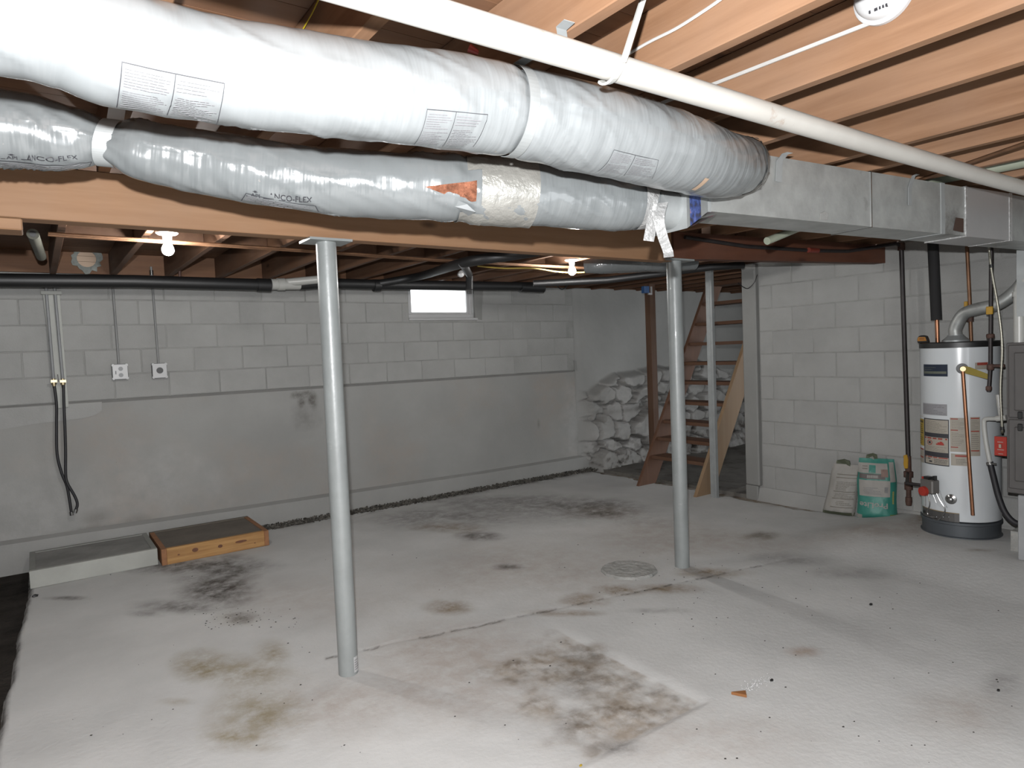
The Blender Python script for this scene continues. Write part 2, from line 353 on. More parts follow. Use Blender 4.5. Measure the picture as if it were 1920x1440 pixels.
def sheet(name, X, Y, Z, attrs, mat, parent=None):
    nx, ny = X.shape; co = np.stack([X, Y, Z], -1).reshape(-1, 3)
    i = np.arange((nx-1)*(ny-1)); a = (i//(ny-1))*ny + i % (ny-1)
    F = np.stack([a, a+ny, a+ny+1, a+1], -1)
    me = bpy.data.meshes.new(name); me.vertices.add(len(co)); me.vertices.foreach_set('co', co.ravel())
    me.loops.add(F.size); me.loops.foreach_set('vertex_index', F.ravel()); me.polygons.add(len(F))
    me.polygons.foreach_set('loop_start', np.arange(0, F.size, 4)); me.polygons.foreach_set('loop_total', np.full(len(F), 4))
    me.polygons.foreach_set('use_smooth', np.ones(len(F), bool)); me.update()
    for k, v in attrs.items():
        at = me.attributes.new(k, 'FLOAT', 'POINT'); at.data.foreach_set('value', np.clip(v, 0, 1).ravel().astype(np.float32))
    me.materials.append(mat); o = bpy.data.objects.new(name, me); col.objects.link(o); WL[o.name] = V((0, 0, 0))
    if parent: o.parent = parent; o.location = -wloc(parent)
    return o
floor = struct(sheet('floor', X, Y, Zf, dict(dark=dark, brown=brown, tan=tanm, warm=warm, pale=pale), m_floor))
# floor around and behind the camera, and soil below
def side(bm):
    box(bm, (-.2, -2.5, -.08), (6.3, .82, -.004))
mk('floor_behind', side, m_floor, floor)
mk('soil_bed', lambda bm: box(bm, (-3, -2.5, -.25), (10, 6.8, -.085)), m_soil, floor)
mk('stair_floor', lambda bm: box(bm, (5.68, 3.8, -.08), (9.6, 6.8, -.006)), M('dirty_floor', (.25, .235, .21), .9, var=.3, ns=4, dirt=((.10, .085, .065), 2, .5)), floor)
mk('soil_strip', lambda bm: box(bm, (-3, -2.5, -.08), (-.13, 6.3, -.035)), m_soil, floor)

# ---- back wall
wb = struct(mk('wall_back', lambda bm: (box(bm, (-3, D+.004, 1.24), (3.24, D+.2, 2.2575)), box(bm, (4.08, D+.004, 1.24), (9.6, D+.2, 2.2575)), box(bm, (3.24, D+.006, 1.24), (4.08, D+.2, 1.876)), box(bm, (-3, D+.03, -.1), (9.6, D+.2, 1.24))), m_mortar))
bcache = {}
def blockmesh(l, h, axis):
    k = (round(l, 3), round(h, 3), axis)
    if k not in bcache:
        bm = NB(); g = .0035; t = .03
        if axis == 0: box(bm, (-l/2+g, -t/2, -h/2+g), (l/2-g, t/2, h/2-g))
        else: box(bm, (-t/2, -l/2+g, -h/2+g), (t/2, l/2-g, h/2-g))
        bmesh.ops.bevel(bm, geom=list(bm.edges), offset=.004, segments=1, affect='EDGES'); me = bpy.data.meshes.new('concrete_block'); bm.to_mesh(me); bm.free(); me.materials.append(m_block); bcache[k] = me
    return bcache[k]
R = random.Random(3)
for r in range(5):
    z0 = 1.24+.2035*r; z1 = z0+.2035; x = (-.075 if r in (1, 3) else .124) - .405*2
    while x < 5.25:
        segs = [(x, x+.405)]
        if r >= 3:
            wz = 1.876
            if z1 > wz+.01:
                segs = [(a, b) for a, b in ((x, min(x+.405, 3.24)), (max(x, 4.08), x+.405)) if b-a > .03 and (b <= 3.241 or a >= 4.079)]
        for a, b in segs:
            inst('concrete_block', blockmesh(b-a, z1-z0, 0), ((a+b)/2, D+.015+R.uniform(-.003, .002), (z0+z1)/2), wb)
        x += .405
# lower poured wall as a sheet with its own stains, groove under the blocks, curb along the floor
xl = np.linspace(-.9, 5.62, 380); zl = np.linspace(-.1, 1.217, 90); Xl, Zl = np.meshgrid(xl, zl, indexing='ij')
n1 = fbm(Xl*2, Zl*2, 21, 5); n2 = fbm(Xl*8, Zl*8, 31, 4)
def spot(cx, cz, rx, rz, s): 
    q = np.sqrt(((Xl-cx)/rx)**2+((Zl-cz)/rz)**2); return s*np.clip(1.2-q*.8+(n2-.5)*1.1, 0, 1)*(q < 2)
a_d = np.maximum.reduce([spot(2.08, 1.17, .085, .03, 1), spot(2.06, 1.10, .03, .06, .9), spot(2.17, 1.10, .04, .09, .95), spot(2.10, .95, .10, .12, .4), spot(.35, .28, .1, .05, .5), spot(4.9, .62, .02, .05, .7), spot(.3, .19, .25, .04, .6), spot(.62, .2, .15, .05, .6)])
a_p = np.maximum.reduce([spot(.75, .45, .5, .3, .35), spot(-.1, .4, .3, .3, .35), spot(5.45, .5, .15, .5, .5)])
yl = D + (n1-.5)*.012 - .02*np.exp(-((Zl-1.0)/.25)**2)*0
low = sheet('lower_wall', Xl, yl, Zl, dict(dark=a_d, pale=a_p, warm=np.clip((n1-.45)*1.2, 0, .4)), m_low, wb)
def curb(bm):
    n = 60
    for i in range(n):
        x0 = -1+6.7*i/n; x1 = -1+6.7*(i+1)/n
        f = lambda x: (.21-.012*x if x < 4 else .162)
        j = lambda x: .012*mnoise.noise(V((x*3, 0, 0)))
        a, b = f(x0), f(x1); ya, yb = 6.30+j(x0), 6.30+j(x1)
        hexa(bm, [(x0, ya, -.1), (x1, yb, -.1), (x1, D+.02, -.1), (x0, D+.02, -.1), (x0, ya+.045, a-.02), (x1, yb+.045, b-.02), (x1, D+.02, b+.01), (x0, D+.02, a+.01)])
mk('curb', curb, m_low, wb, smooth=True)
mk('ledge_groove', lambda bm: box(bm, (-1, D+.012, 1.19), (5.48, D+.04, 1.238)), M('groove_dark_grey', (.33, .325, .31), .9), wb)  # darker grey strip set back in the groove
def parge(bm):
    pts = [(-.9, 1.225), (.43, 1.225)] + [(.43-.19*(1-cos(t)), 1.10-.075*sin(t)+.075) for t in np.linspace(0, pi/2, 7)[1:]] + [(.0, 1.09), (-.4, 1.05), (-.9, 1.03)]
    polyprism(bm, [(p[0], D-.007, p[1]) for p in pts], (0, .02, 0))
mk('parge_patch', parge, m_block, wb)
mk('paint_dab', lambda bm: polyprism(bm, [(5.49, D-.006, 1.24), (5.56, D-.006, 1.22), (5.57, D-.006, 1.35), (5.49, D-.006, 1.36)], (0, .01, 0)), m_jamb, wb)
# rough stone part behind the stairs
xr = np.linspace(5.50, 9.6, 300); zr = np.linspace(-.1, 2.26, 170); Xr, Zr = np.meshgrid(xr, zr, indexing='ij')
q1 = fbm(Xr*1.6, Zr*2.6, 41, 5); q2 = fbm(Xr*6, Zr*7, 51, 4); q3 = fbm(Xr*17, Zr*19, 55, 3); top = 1.05 + .35*(fbm(Xr*1.3, Xr*0, 61, 3)-.5) + .12*sst(5.6, 5.9, Xr)
rs = np.random.RandomState(5); cx_ = []; cz_ = []
for j in range(6):
    for i in range(12): cx_.append(5.45+.36*i+(j % 2)*.18+rs.uniform(-.08, .08)); cz_.append(.08+.21*j+rs.uniform(-.05, .05))
wx = Xr+(q2-.5)*.30; wz = Zr+(q1-.5)*.30; dist = np.sort(np.stack([np.sqrt(((wx-a)/1.0)**2+((wz-b)*1.5)**2) for a, b in zip(cx_, cz_)], 0), 0)[:2]
sid = np.argmin(np.stack([np.sqrt((wx-a)**2+((wz-b)*1.5)**2) for a, b in zip(cx_, cz_)], 0), 0); bump_ = rs.uniform(.0, .12, len(cx_))[sid]
st_ = sst(0, .05, dist[1]-dist[0]); tone = rs.uniform(0, 1, len(cx_))[sid]; lowm = sst(.05, -.05, Zr-top)*sst(5.5, 5.72, Xr)
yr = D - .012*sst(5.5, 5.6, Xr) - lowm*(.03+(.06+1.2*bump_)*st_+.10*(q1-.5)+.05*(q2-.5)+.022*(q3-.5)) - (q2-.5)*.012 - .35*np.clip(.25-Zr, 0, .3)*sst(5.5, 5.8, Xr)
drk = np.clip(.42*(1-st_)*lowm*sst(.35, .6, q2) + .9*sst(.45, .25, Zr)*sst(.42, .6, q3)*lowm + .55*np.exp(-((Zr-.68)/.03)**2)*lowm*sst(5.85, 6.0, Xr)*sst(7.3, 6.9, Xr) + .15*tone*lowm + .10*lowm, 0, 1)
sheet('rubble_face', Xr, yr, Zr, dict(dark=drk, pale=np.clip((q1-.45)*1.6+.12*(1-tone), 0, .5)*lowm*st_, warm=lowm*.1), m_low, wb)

# ---- window in the back wall
win = struct(thing('window_1', (3.66, D, 1.876), '', '')); del win['label']; del win['category']
def wframe(bm):
    x0, x1, z0, z1 = 3.245, 4.055, 1.895, 2.245; y = D+.03; w = .045
    for a, b in (((x0, z0), (x1, z0+w)), ((x0, z1-w), (x1, z1)), ((x0, z0+w), (x0+w*.7, z1-w)), ((x1-w, z0+w), (x1, z1-w))): box(bm, (a[0], y, a[1]), (b[0], y+.05, b[1]))
mk('window_frame', wframe, m_white, win, bevel=.004)
mk('sash', lambda bm: [box(bm, (a, D+.045, c), (b, D+.07, d)) for a, b, c, d in ((3.28, 4.01, 1.94, 1.962), (3.28, 3.295, 1.962, 2.2), (3.985, 4.01, 1.962, 2.2))], m_white, win)
mk('window_sill', lambda bm: box(bm, (3.235, D-.012, 1.872), (4.09, D+.2, 1.895)), m_white, win, bevel=.004)
mk('pane', lambda bm: box(bm, (3.29, D+.055, 1.96), (3.99, D+.059, 2.21)), glass('window_glass'), win)
mk('reveal_patch', lambda bm: polyprism(bm, [(4.06, D-.004, 1.89), (4.15, D-.004, 1.87), (4.17, D-.004, 2.25), (4.06, D-.004, 2.25)], (0, .03, 0)), m_jamb, win)

# ---- right wall
wr = struct(mk('wall_right', lambda bm: box(bm, (W+.0035, -1, -.1), (W+.2, 4.06, 2.2575)), m_mortar))
for r in range(-1, 11):
    z0 = .083+.2165*r; z1 = z0+.2165
    if z1 > 2.4: break
    y = 3.556-.41*(12) if r % 2 else 3.353-.41*12
    while y < 3.9:
        b = min(y+.41, 3.9)
        if b-y > .03: inst('concrete_block', blockmesh(b-y, min(z1, 2.2575)-z0, 1), (W+.015+R.uniform(-.002, .002), (y+b)/2, (z0+min(z1, 2.2575))/2), wr)
        y += .41
mk('wall_end_post', lambda bm: box(bm, (W-.05, 3.905, .10), (W+.20, 4.06, 2.25)), m_jamb, wr, bevel=.012)
mk('post_footing', lambda bm: box(bm, (W-.04, 3.93, -.05), (W+.2, 4.07, .10)), m_jamb, wr, bevel=.01)
def rcurb(bm):
    for i in range(30):
        y0 = 1.0+3.0*i/30; y1 = y0+.1; j = .01*mnoise.noise(V((y0*4, 5, 0)))
        hexa(bm, [(W-.05+j, y0, -.1), (W+.02, y0, -.1), (W+.02, y1, -.1), (W-.05+j, y1, -.1), (W-.012, y0, .07), (W+.02, y0, .10), (W+.02, y1, .10), (W-.012, y1, .07)])
mk('curb', rcurb, m_block, wr, smooth=True)
struct(mk('wall_stairwell', lambda bm: box(bm, (9.6, 3.8, -.1), (9.75, 6.7, 2.6)), m_block))
struct(mk('wall_light_baffle', lambda bm: (box(bm, (-3.1, -2.65, -.1), (0, -2.5, 2.26)), box(bm, (2.6, -2.65, -.1), (6.4, -2.5, 2.26)), box(bm, (0, -2.65, 2.0), (2.6, -2.5, 2.26))), m_block))  # unseen wall added behind the camera to cut ambient; opening lets fill through
struct(mk('wall_left', lambda bm: box(bm, (-3.1, -2.5, -.1), (-2.95, 6.7, 2.26)), m_block))

# ---- ceiling: planks and joists
ceil = struct(thing('ceiling', (2, 2, JT), '', '')); del ceil['label']; del ceil['category']
bm = NB(); box(bm, (-6.4, -.069, -.011), (6.4, .069, .011)); pm = bpy.data.meshes.new('subfloor_plank'); bm.to_mesh(pm); bm.free(); pm.materials.append(m_plank)
for i in range(66): inst('subfloor_plank', pm, (3.3, -2.5+.1405*i, JT+.0115), ceil)
def jmesh(y0, y1):
    bm = NB(); box(bm, (-.02, y0, JB), (.02, y1, JT)); bmesh.ops.bevel(bm, geom=list(bm.edges), offset=.003, segments=1, affect='EDGES')
    c = V((0, (y0+y1)/2, (JB+JT)/2)); bmesh.ops.translate(bm, verts=bm.verts, vec=-c); me = bpy.data.meshes.new('joist'); bm.to_mesh(me); bm.free(); me.materials.append(m_joist); return me, c
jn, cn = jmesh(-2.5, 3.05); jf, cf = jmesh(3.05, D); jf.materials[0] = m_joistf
for xx in [-2.6, -2.2, -1.8, -1.38, -.97, -.56, -.15, .26, .67, 1.085, 1.465, 1.90, 2.293, 2.81, 3.117, 3.53, 3.93, 4.34, 4.75, 5.15, 5.55]: inst('joist', jn, (xx, cn.y, cn.z), ceil)
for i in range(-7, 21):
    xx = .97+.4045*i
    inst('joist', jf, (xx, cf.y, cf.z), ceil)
mk('rim_board', lambda bm: box(bm, (-3, D+.005, 2.262), (9.6, D+.045, JT)), m_plank, ceil)
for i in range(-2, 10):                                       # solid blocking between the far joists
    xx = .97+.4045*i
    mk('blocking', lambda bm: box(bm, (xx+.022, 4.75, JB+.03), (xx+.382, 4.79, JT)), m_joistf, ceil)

# ================================================================== BEAMS AND POSTS
tag(mk('support_beam', lambda bm: (box(bm, (-2.9, 3.0, 2.05), (3.45, 3.048, JB)), box(bm, (-2.9, 3.052, 2.052), (3.45, 3.10, JB))), m_beam, bevel=.003), 'long orange-brown doubled wooden beam running across under the joists', 'beam')
def b2(bm):
    a0, a1 = V((3.455, 2.985, 0)), V((5.69, 2.715, 0)); n = V((.12, 1, 0))*.09
    hexa(bm, [(a0.x, a0.y, 2.066), (a1.x, a1.y, 2.10), (a1.x+n.x-.01, a1.y+n.y, 2.10), (a0.x+n.x, a0.y+n.y, 2.066), (a0.x, a0.y, JB-.004), (a1.x, a1.y, JB-.004), (a1.x+n.x-.01, a1.y+n.y, JB-.004), (a0.x+n.x, a0.y+n.y, JB-.004)])
tag(mk('support_beam', b2, m_beam2), 'dark red-brown wooden beam between the second post and the block wall', 'beam')
def shim(bm): p = PY(43, 432, 2.99); box(bm, (-1.2, 2.985, p.z), (p.x, 3.11, 2.046))
tag(mk('splice_block', shim, m_beam, bevel=.004), 'short wooden block under the beam at the left edge', 'wood block')
def post(x, y, z1, r, label, plate, rough):
    t = thing('steel_post', (x, y, 0), label, 'post')
    def body(bm):
        lathe(bm, (x, y, -.02), (0, 0, 1), [(0, r), (z1+.02-.012, r)], 40)
    mk('pole', body, m_postpaint, t, smooth=True, ang=60)
    mk('top_plate', lambda bm: box(bm, (x-plate, y-.075, z1-.012), (x+plate, y+.075, z1-.001)), m_postpaint, t)
    return t
p1 = post(1.135, 3.05, 2.05, .046, 'grey painted round steel post nearest, left of the window', .10, 1)
mk('sticker', lambda bm: patch(bm, lambda u, v: V((1.135+.0468*cos(u), 3.05+.0468*sin(u), v)), radians(-75), radians(-20), .012, .085, 6, 2), m_white, p1)
mk('sticker_print', lambda bm: bars(bm, lambda u, v: V((1.135+.0472*cos(u), 3.05+.0472*sin(u), v)), radians(-70), radians(-26), .02, .075, 5, 5), m_inkl, p1)
p2 = post(3.50, 3.03, 2.066, .049, 'grey painted round steel post standing in front of the stairs', .12, 1)
def stud(bm):
    x, y = 5.33, 4.19
    zt = PY(1335, 508, 4.19).z
    box(bm, (x-.005, y-.035, 0), (x-.001, y+.035, zt)); box(bm, (x-.001, y-.035, 0), (x+.03, y-.031, zt)); box(bm, (x-.001, y+.031, 0), (x+.03, y+.035, zt))
    box(bm, (x-.009, y-.012, 0), (x-.005, y+.012, zt))
tag(mk('metal_stud', stud, m_galv2), 'slim galvanised channel stud upright in front of the stairs', 'stud')
tag(mk('wood_post', lambda bm: box(bm, (5.98, 5.55, -.02), (6.07, 5.64, 2.24)), m_postw, bevel=.004), 'rough brown timber upright behind the foot of the stairs', 'post')

# ================================================================== FLEX DUCTS
def elev(px, a):          # photo row where the ray has elevation a (deg) in the yz plane
    lo, hi = -400, 900
    for _ in range(50):
        m = (lo+hi)/2; d = ray(px, m)
        if degrees(atan2(d.z, d.y)) > a: lo = m
        else: hi = m
    return lo
class Flex:
    def __init__(s, ctrl, pinches=(), seed=0, amp=1.0):
        P = [(V(c), r) for c, r in ctrl]; q = [V((c.x, c.y, c.z, r)) for c, r in P]
        ext = [q[0]*2-q[1]] + q + [q[-1]*2-q[-2]]; out = []
        for i in range(1, len(ext)-2):
            n = max(2, int((ext[i+1]-ext[i]).length/.008))
            for k in range(n):
                t = k/n; a, b, c, d = ext[i-1:i+3]; out.append(.5*((2*b)+(c-a)*t+(2*a-5*b+4*c-d)*t*t+(3*b-a-3*c+d)*t**3))
        out.append(q[-1]); A = np.array([list(v) for v in out]); s.C = A[:, :3]; s.R = A[:, 3]
        T = np.gradient(s.C, axis=0); T /= np.linalg.norm(T, axis=1)[:, None]; s.N = np.cross(T, [0, 0, 1]); s.N /= np.linalg.norm(s.N, axis=1)[:, None]; s.B = np.cross(s.N, T)
        s.S = np.concatenate([[0], np.cumsum(np.linalg.norm(np.diff(s.C, axis=0), axis=1))]); s.pin = pinches; s.seed = seed; s.amp = amp
    def prep(s): s.pinS = [(s.s_at(px), d, w) for px, d, w in s.pin]
    def s_at(s, px):
        p = [pix(c)[0] for c in s.C]; return float(np.interp(px, p, s.S)) if p[0] < p[-1] else 0
    def pos(s, u, th, off=0, disp=True):
        c = np.array([np.interp(u, s.S, s.C[:, i]) for i in range(3)]); N = np.array([np.interp(u, s.S, s.N[:, i]) for i in range(3)]); B = np.array([np.interp(u, s.S, s.B[:, i]) for i in range(3)])
        r = float(np.interp(u, s.S, s.R))
        for p, d, w in s.pinS: r *= 1-d*exp(-((u-p)/w)**2)
        if disp:
            w = 0
            for p, d, ww in s.pinS: w += exp(-abs(u-p)/(ww*2.5))*min(1, d*6)
            a = s.amp
            r += a*.0045*mnoise.noise(V((u*5, th*.8, s.seed))) + a*.0030*(1+1.6*w)*mnoise.noise(V((u*17+th*1.3, th*1.1, s.seed+5))) + a*.0010*(.3+1.6*w)*mnoise.noise(V((u*48-th*2, th*1.8, s.seed+9)))
            k_ = mnoise.noise(V((u*9+th*1.6, th*.55, s.seed+20))); r += .0095*a*max(0, .16-abs(k_))/.16*max(0, mnoise.noise(V((u*3, th*1.5, s.seed+31)))+.15)
        q = c + (r+off)*(cos(th)*N + sin(th)*B); return V(q)
    def mesh(s, name, mat, parent, n=72):
        m = len(s.S); me = bpy.data.meshes.new(name); co = []; uv = []
        for i in range(m):
            for j in range(n): co.append(s.pos(s.S[i], 2*pi*j/n))
        F = [(i*n+j, i*n+(j+1) % n, (i+1)*n+(j+1) % n, (i+1)*n+j) for i in range(m-1) for j in range(n)]
        me.from_pydata([tuple(c) for c in co], [], F); ul = me.uv_layers.new(name='UVMap')
        k = 0
        for i in range(m-1):
            for j in range(n):
                for a, b in ((i, j), (i, j+1), (i+1, j+1), (i+1, j)): ul.data[k].uv = (s.S[a], b/n*.66); k += 1
        for p in me.polygons: p.use_smooth = True
        me.materials.append(mat); o = bpy.data.objects.new(name, me); col.objects.link(o); o.parent = parent; WL[o.name] = V((0, 0, 0)); o.location = -wloc(parent); return o
    def locate(s, px, py):
        best = (1e9, 0, 0); pr = np.array([pix(c)[0] for c in s.C]); idx = np.where(np.abs(pr-px) < 120)[0][::2]
        for i in idx:
            for th in np.linspace(-1.5, 1.6, 60):
                q = s.pos(s.S[i], th, 0, False); a, b = pix(q); d = (a-px)**2+(b-py)**2
                if d < best[0]: best = (d, s.S[i], th)
        return best[1], best[2]
def cpoint(px, y, aT, aB):
    a = (aT+aB)/2; h = (aT-aB)/2; py = elev(px, a); c = PY(px, py, y); return c, (y/cos(radians(a)))*sin(radians(h))
UP = [cpoint(*q) for q in ((0, 1.50, 26.6, 19.2), (200, 1.5, 25.9, 18.4), (400, 1.5, 25.7, 18.24), (600, 1.47, 26.15, 18.58), (800, 1.45, 27.04, 19.0), (960, 1.43, 27.55, 19.3), (1100, 1.40, 27.75, 19.0), (1200, 1.385, 27.5, 18.75), (1290, 1.40, 27.1, 18.5), (1350, 1.46, 26.4, 18.5))]
UP = [(V((-1.6, 1.62, 2.13)), .105), (V((-.6, 1.55, 2.13)), .105)] + UP + [(PY(1392, 312, 1.545), .098)]
up = Flex(UP, [(962, .10, .022), (1395, .05, .03), (150, .03, .03)], 1); up.prep()
LO = [(0, 2.25, 18.47, 13.6), (100, 2.24, 18.2, 13.7), (180, 2.22, 17.86, 14.2), (228, 2.2, 17.75, 13.9), (300, 2.18, 17.75, 13.35), (400, 2.15, 17.78, 12.91), (600, 2.05, 17.76, 12.42), (850, 1.9, 18.86, 12.68), (1000, 1.8, 19.5, 12.97), (1130, 1.72, 19.3, 13.3), (1205, 1.67, 18.9, 13.9)]
LO = [(V((-1.5, 2.35, 2.135)), .095), (V((-.5, 2.28, 2.135)), .095)] + [cpoint(*q) for q in LO] + [(PY(1232, 392, 1.64), .062)]
lo = Flex(LO, [(207, .26, .035), (868, .07, .02)], 4, 1.1); lo.prep()
t_up = thing('flexible_duct', V(up.C[len(up.C)//2]), 'upper thick grey-white insulated flexible duct, crossing in front', 'duct', 'insulated flexible ducts')
up.mesh('jacket', m_flexa, t_up)
t_lo = thing('flexible_duct', V(lo.C[len(lo.C)//2]), 'lower shiny grey insulated flexible duct with a torn jacket', 'duct', 'insulated flexible ducts')
lo.mesh('jacket', m_flexb, t_lo)
def band(fx, px0, px1, t0, t1, off, n=40, m=6):
    def f(bm):
        a, b = fx.s_at(px0), fx.s_at(px1); patch(bm, lambda u, v: fx.pos(u, v, off), a, b, radians(t0), radians(t1), m, n)
    return f
def ring(fx, s0, s1, t0, t1, off, n=48, m=4):
    return lambda bm: patch(bm, lambda u, v: fx.pos(u, v, off), s0, s1, radians(t0), radians(t1), m, n)
# printed labels
def label_on(fx, parent, quad, seed, outline=True):
    (ua, ta), (ub, tb), (uc, tc_), (ud, td) = [fx.locate(*p) for p in quad]      # top-left, top-right, bottom-right, bottom-left
    def fn(a, b, off=.0045):     # a 0..1 left-right, b 0..1 bottom-top
        u = (ud*(1-a)+uc*a)*(1-b)+(ua*(1-a)+ub*a)*b; t = (td*(1-a)+tc_*a)*(1-b)+(ta*(1-a)+tb*a)*b; return fx.pos(u, t, off)
    def pr(bm):
        e = .007
        for s in ((0, 1, 1-e*2, 1), (0, e, 0, 1), (1-e, 1, 0, 1), (.47, .47+e, 0, 1)):
            patch(bm, fn, s[0], s[1], s[2], s[3], 14 if s[1]-s[0] > .5 else 1, 14 if s[3]-s[2] > .5 else 1)
    def sm(bm):
        bars(bm, fn, .03, .44, .55, .93, 7, seed, 2, .30); bars(bm, fn, .03, .44, .05, .5, 9, seed+1, 2, .26); bars(bm, fn, .5, .97, .66, .93, 4, seed+2, 2, .30); bars(bm, fn, .5, .97, .06, .58, 12, seed+3, 2, .26)
    mk('printed_border', pr, m_ink if outline else m_inkl, parent); mk('printed_text', sm, m_inkl, parent)
label_on(up, t_up, ((237, 113), (417, 154), (398, 230), (218, 194)), 11)
label_on(up, t_up, ((797, 203), (914, 211), (884, 269), (770, 268)), 21)
label_on(up, t_up, ((1150, 277), (1238, 299), (1222, 335), (1120, 318)), 31)
def brand(fx, parent, p0, p1, hpx, boxq):
    u0, t0 = fx.locate(*p0); u1, t1 = fx.locate(*p1); _, th = fx.locate(p0[0], p0[1]-hpx); k = (th-t0)
    w = u1-u0
    fn = lambda a, b: fx.pos(u0+a*w, t0+(t1-t0)*a+b*k, .0065)
    def f(bm):
        put_text(bm, 'ANCO-FLEX', lambda a, b: fn(.34+a*.66, b), 1, 1, .012)
        strip(bm, fn, .26, .40, 0, .14, 4)
        put_text(bm, 'API', lambda a, b: fn(.07+a*.14, b*.62), 1, 1, .01); strip(bm, fn, 0, .06, 0, .1, 2)
        patch(bm, fn, .12, .16, .75, 1.05, 2, 2); strip(bm, fn, .10, .18, .86, .93, 2)
    mk('printed_lettering', f, m_ink, parent)
    (ua, ta), (ub, tb), (uc, tc_), (ud, td) = [fx.locate(*p) for p in boxq]
    g = lambda a, b: fx.pos((ud*(1-a)+uc*a)*(1-b)+(ua*(1-a)+ub*a)*b, (td*(1-a)+tc_*a)*(1-b)+(ta*(1-a)+tb*a)*b, .0065)
    mk('printed_border', lambda bm: [patch(bm, g, *s) for s in ((0, 1, .93, 1, 12, 1), (0, .012, 0, 1, 1, 3), (.988, 1, 0, 1, 1, 3))], m_ink, parent)
    mk('printed_text', lambda bm: bars(bm, g, .04, .95, .1, .85, 4, 77, 2, .3), m_inkl, parent)
brand(lo, t_lo, (466, 364), (584, 380), 10, ((458, 360), (595, 385), (594, 395), (454, 370)))
brand(lo, t_lo, (0, 294), (152, 295), 9, ((-5, 297), (171, 298), (170, 307), (-5, 307)))
brand(lo, t_lo, (1090, 430), (1210, 432), 4, ((1085, 430), (1212, 431), (1212, 433), (1085, 433)))
# tape, tear, straps on the ducts
mk('silver_tape_band', band(lo, 893, 995, -130, 78, .0035), m_tape, t_lo, smooth=True)
mk('silver_tape_band', band(lo, 868, 905, 20, 110, .005), m_tape, t_lo, smooth=True)
mk('silver_tape_band', band(lo, 856, 900, -140, -55, .005), m_tape, t_lo, smooth=True)
mk('silver_tape_patch', band(lo, 935, 960, 40, 62, .0055, 8, 3), m_tape, t_lo)
def tear(bm):
    q = [lo.locate(*p) for p in ((795, 350), (872, 343), (889, 338), (889, 384), (868, 377))]
    c = (sum(a for a, b in q)/5, sum(b for a, b in q)/5)
    vs = []
    for i in range(5):
        for k in range(8):
            t = k/8; a = q[i]; b = q[(i+1) % 5]; vs.append(bm.verts.new(lo.pos(a[0]*(1-t)+b[0]*t, a[1]*(1-t)+b[1]*t, .0032)))
    mid = bm.verts.new(lo.pos(c[0], c[1], .007))
    for i in range(len(vs)): bm.faces.new((vs[i], vs[(i+1) % len(vs)], mid))
mk('torn_insulation', tear, M('brown_fibreglass', (.42, .17, .10), .95, var=.55, ns=45, bump=1, bs=120, spec=.1), t_lo)
def flap(bm):
    q = [lo.locate(*p) for p in ((800, 352), (872, 378), (889, 390), (876, 400), (850, 385))]
    vs = [bm.verts.new(lo.pos(a, b, o)) for (a, b), o in zip(q, (.004, .012, .018, .008, .005))]; bm.faces.new(vs)
mk('torn_flap', flap, m_flexb, t_lo)
mk('foil_collar', ring(lo, lo.S[-1]-.075, lo.S[-1]-.005, -180, 180, .006), m_foil, t_lo, smooth=True)
mk('silver_tape_band', ring(up, up.S[-1]-.05, up.S[-1], -180, 180, .004), m_tape, t_up, smooth=True)
mk('silver_tape_band', ring(up, up.S[-1]-.018, up.S[-1]-.008, -180, 180, .008), m_tape, t_up, smooth=True)
mk('peach_tape_patch', lambda bm: patch(bm, lambda u, v: up.pos(u, v, .003), up.locate(1318, 345)[0]-.014, up.locate(1318, 345)[0]+.006, up.locate(1310, 357)[1], up.locate(1328, 333)[1], 2, 6), M('peach_tape', (.66, .47, .33), .6), t_up)
def ribbon(bm, pts, wdir, w, th=.0012):
    pts = [V(p) for p in pts]; wd_ = wdir if isinstance(wdir, list) else [V(wdir).normalized()*w/2]*len(pts)
    T, _ = frames(pts); R_ = []
    for p, t, d in zip(pts, T, wd_):
        n = t.cross(d).normalized()*th/2; R_.append([bm.verts.new(p+d+n), bm.verts.new(p-d+n), bm.verts.new(p-d-n), bm.verts.new(p+d-n)])
    for a, b in zip(R_, R_[1:]):
        for i in range(4): bm.faces.new((a[i], a[(i+1) % 4], b[(i+1) % 4], b[i]))
    bm.faces.new(R_[0][::-1]); bm.faces.new(R_[-1])
def strapring(fx, s0, w, tail_t, label, t0=-200, tab=None):
    def f(bm):
        ths = np.linspace(radians(t0), radians(tail_t), 50); pts = [fx.pos(s0, t, .011, False) for t in ths]
        top = pts[-1]; pts += ([V((top.x+.01, top.y, JB+.0))] if not tab else [V(q) for q in tab])
        ribbon(bm, pts, (1, -.05, 0), w, .0016)
    return tag(mk('duct_strap', f, m_galv2), label, 'strap')
strapring(up, up.s_at(962), .03, 80, 'galvanised metal strap pinching the upper flexible duct near the pipe', tab=((1.06, 1.235, 2.236), (1.04, 1.215, 2.242), (1.035, 1.18, 2.243)))
strapring(lo, lo.s_at(207), .042, 85, 'pale metal strap pinching the lower flexible duct at left')

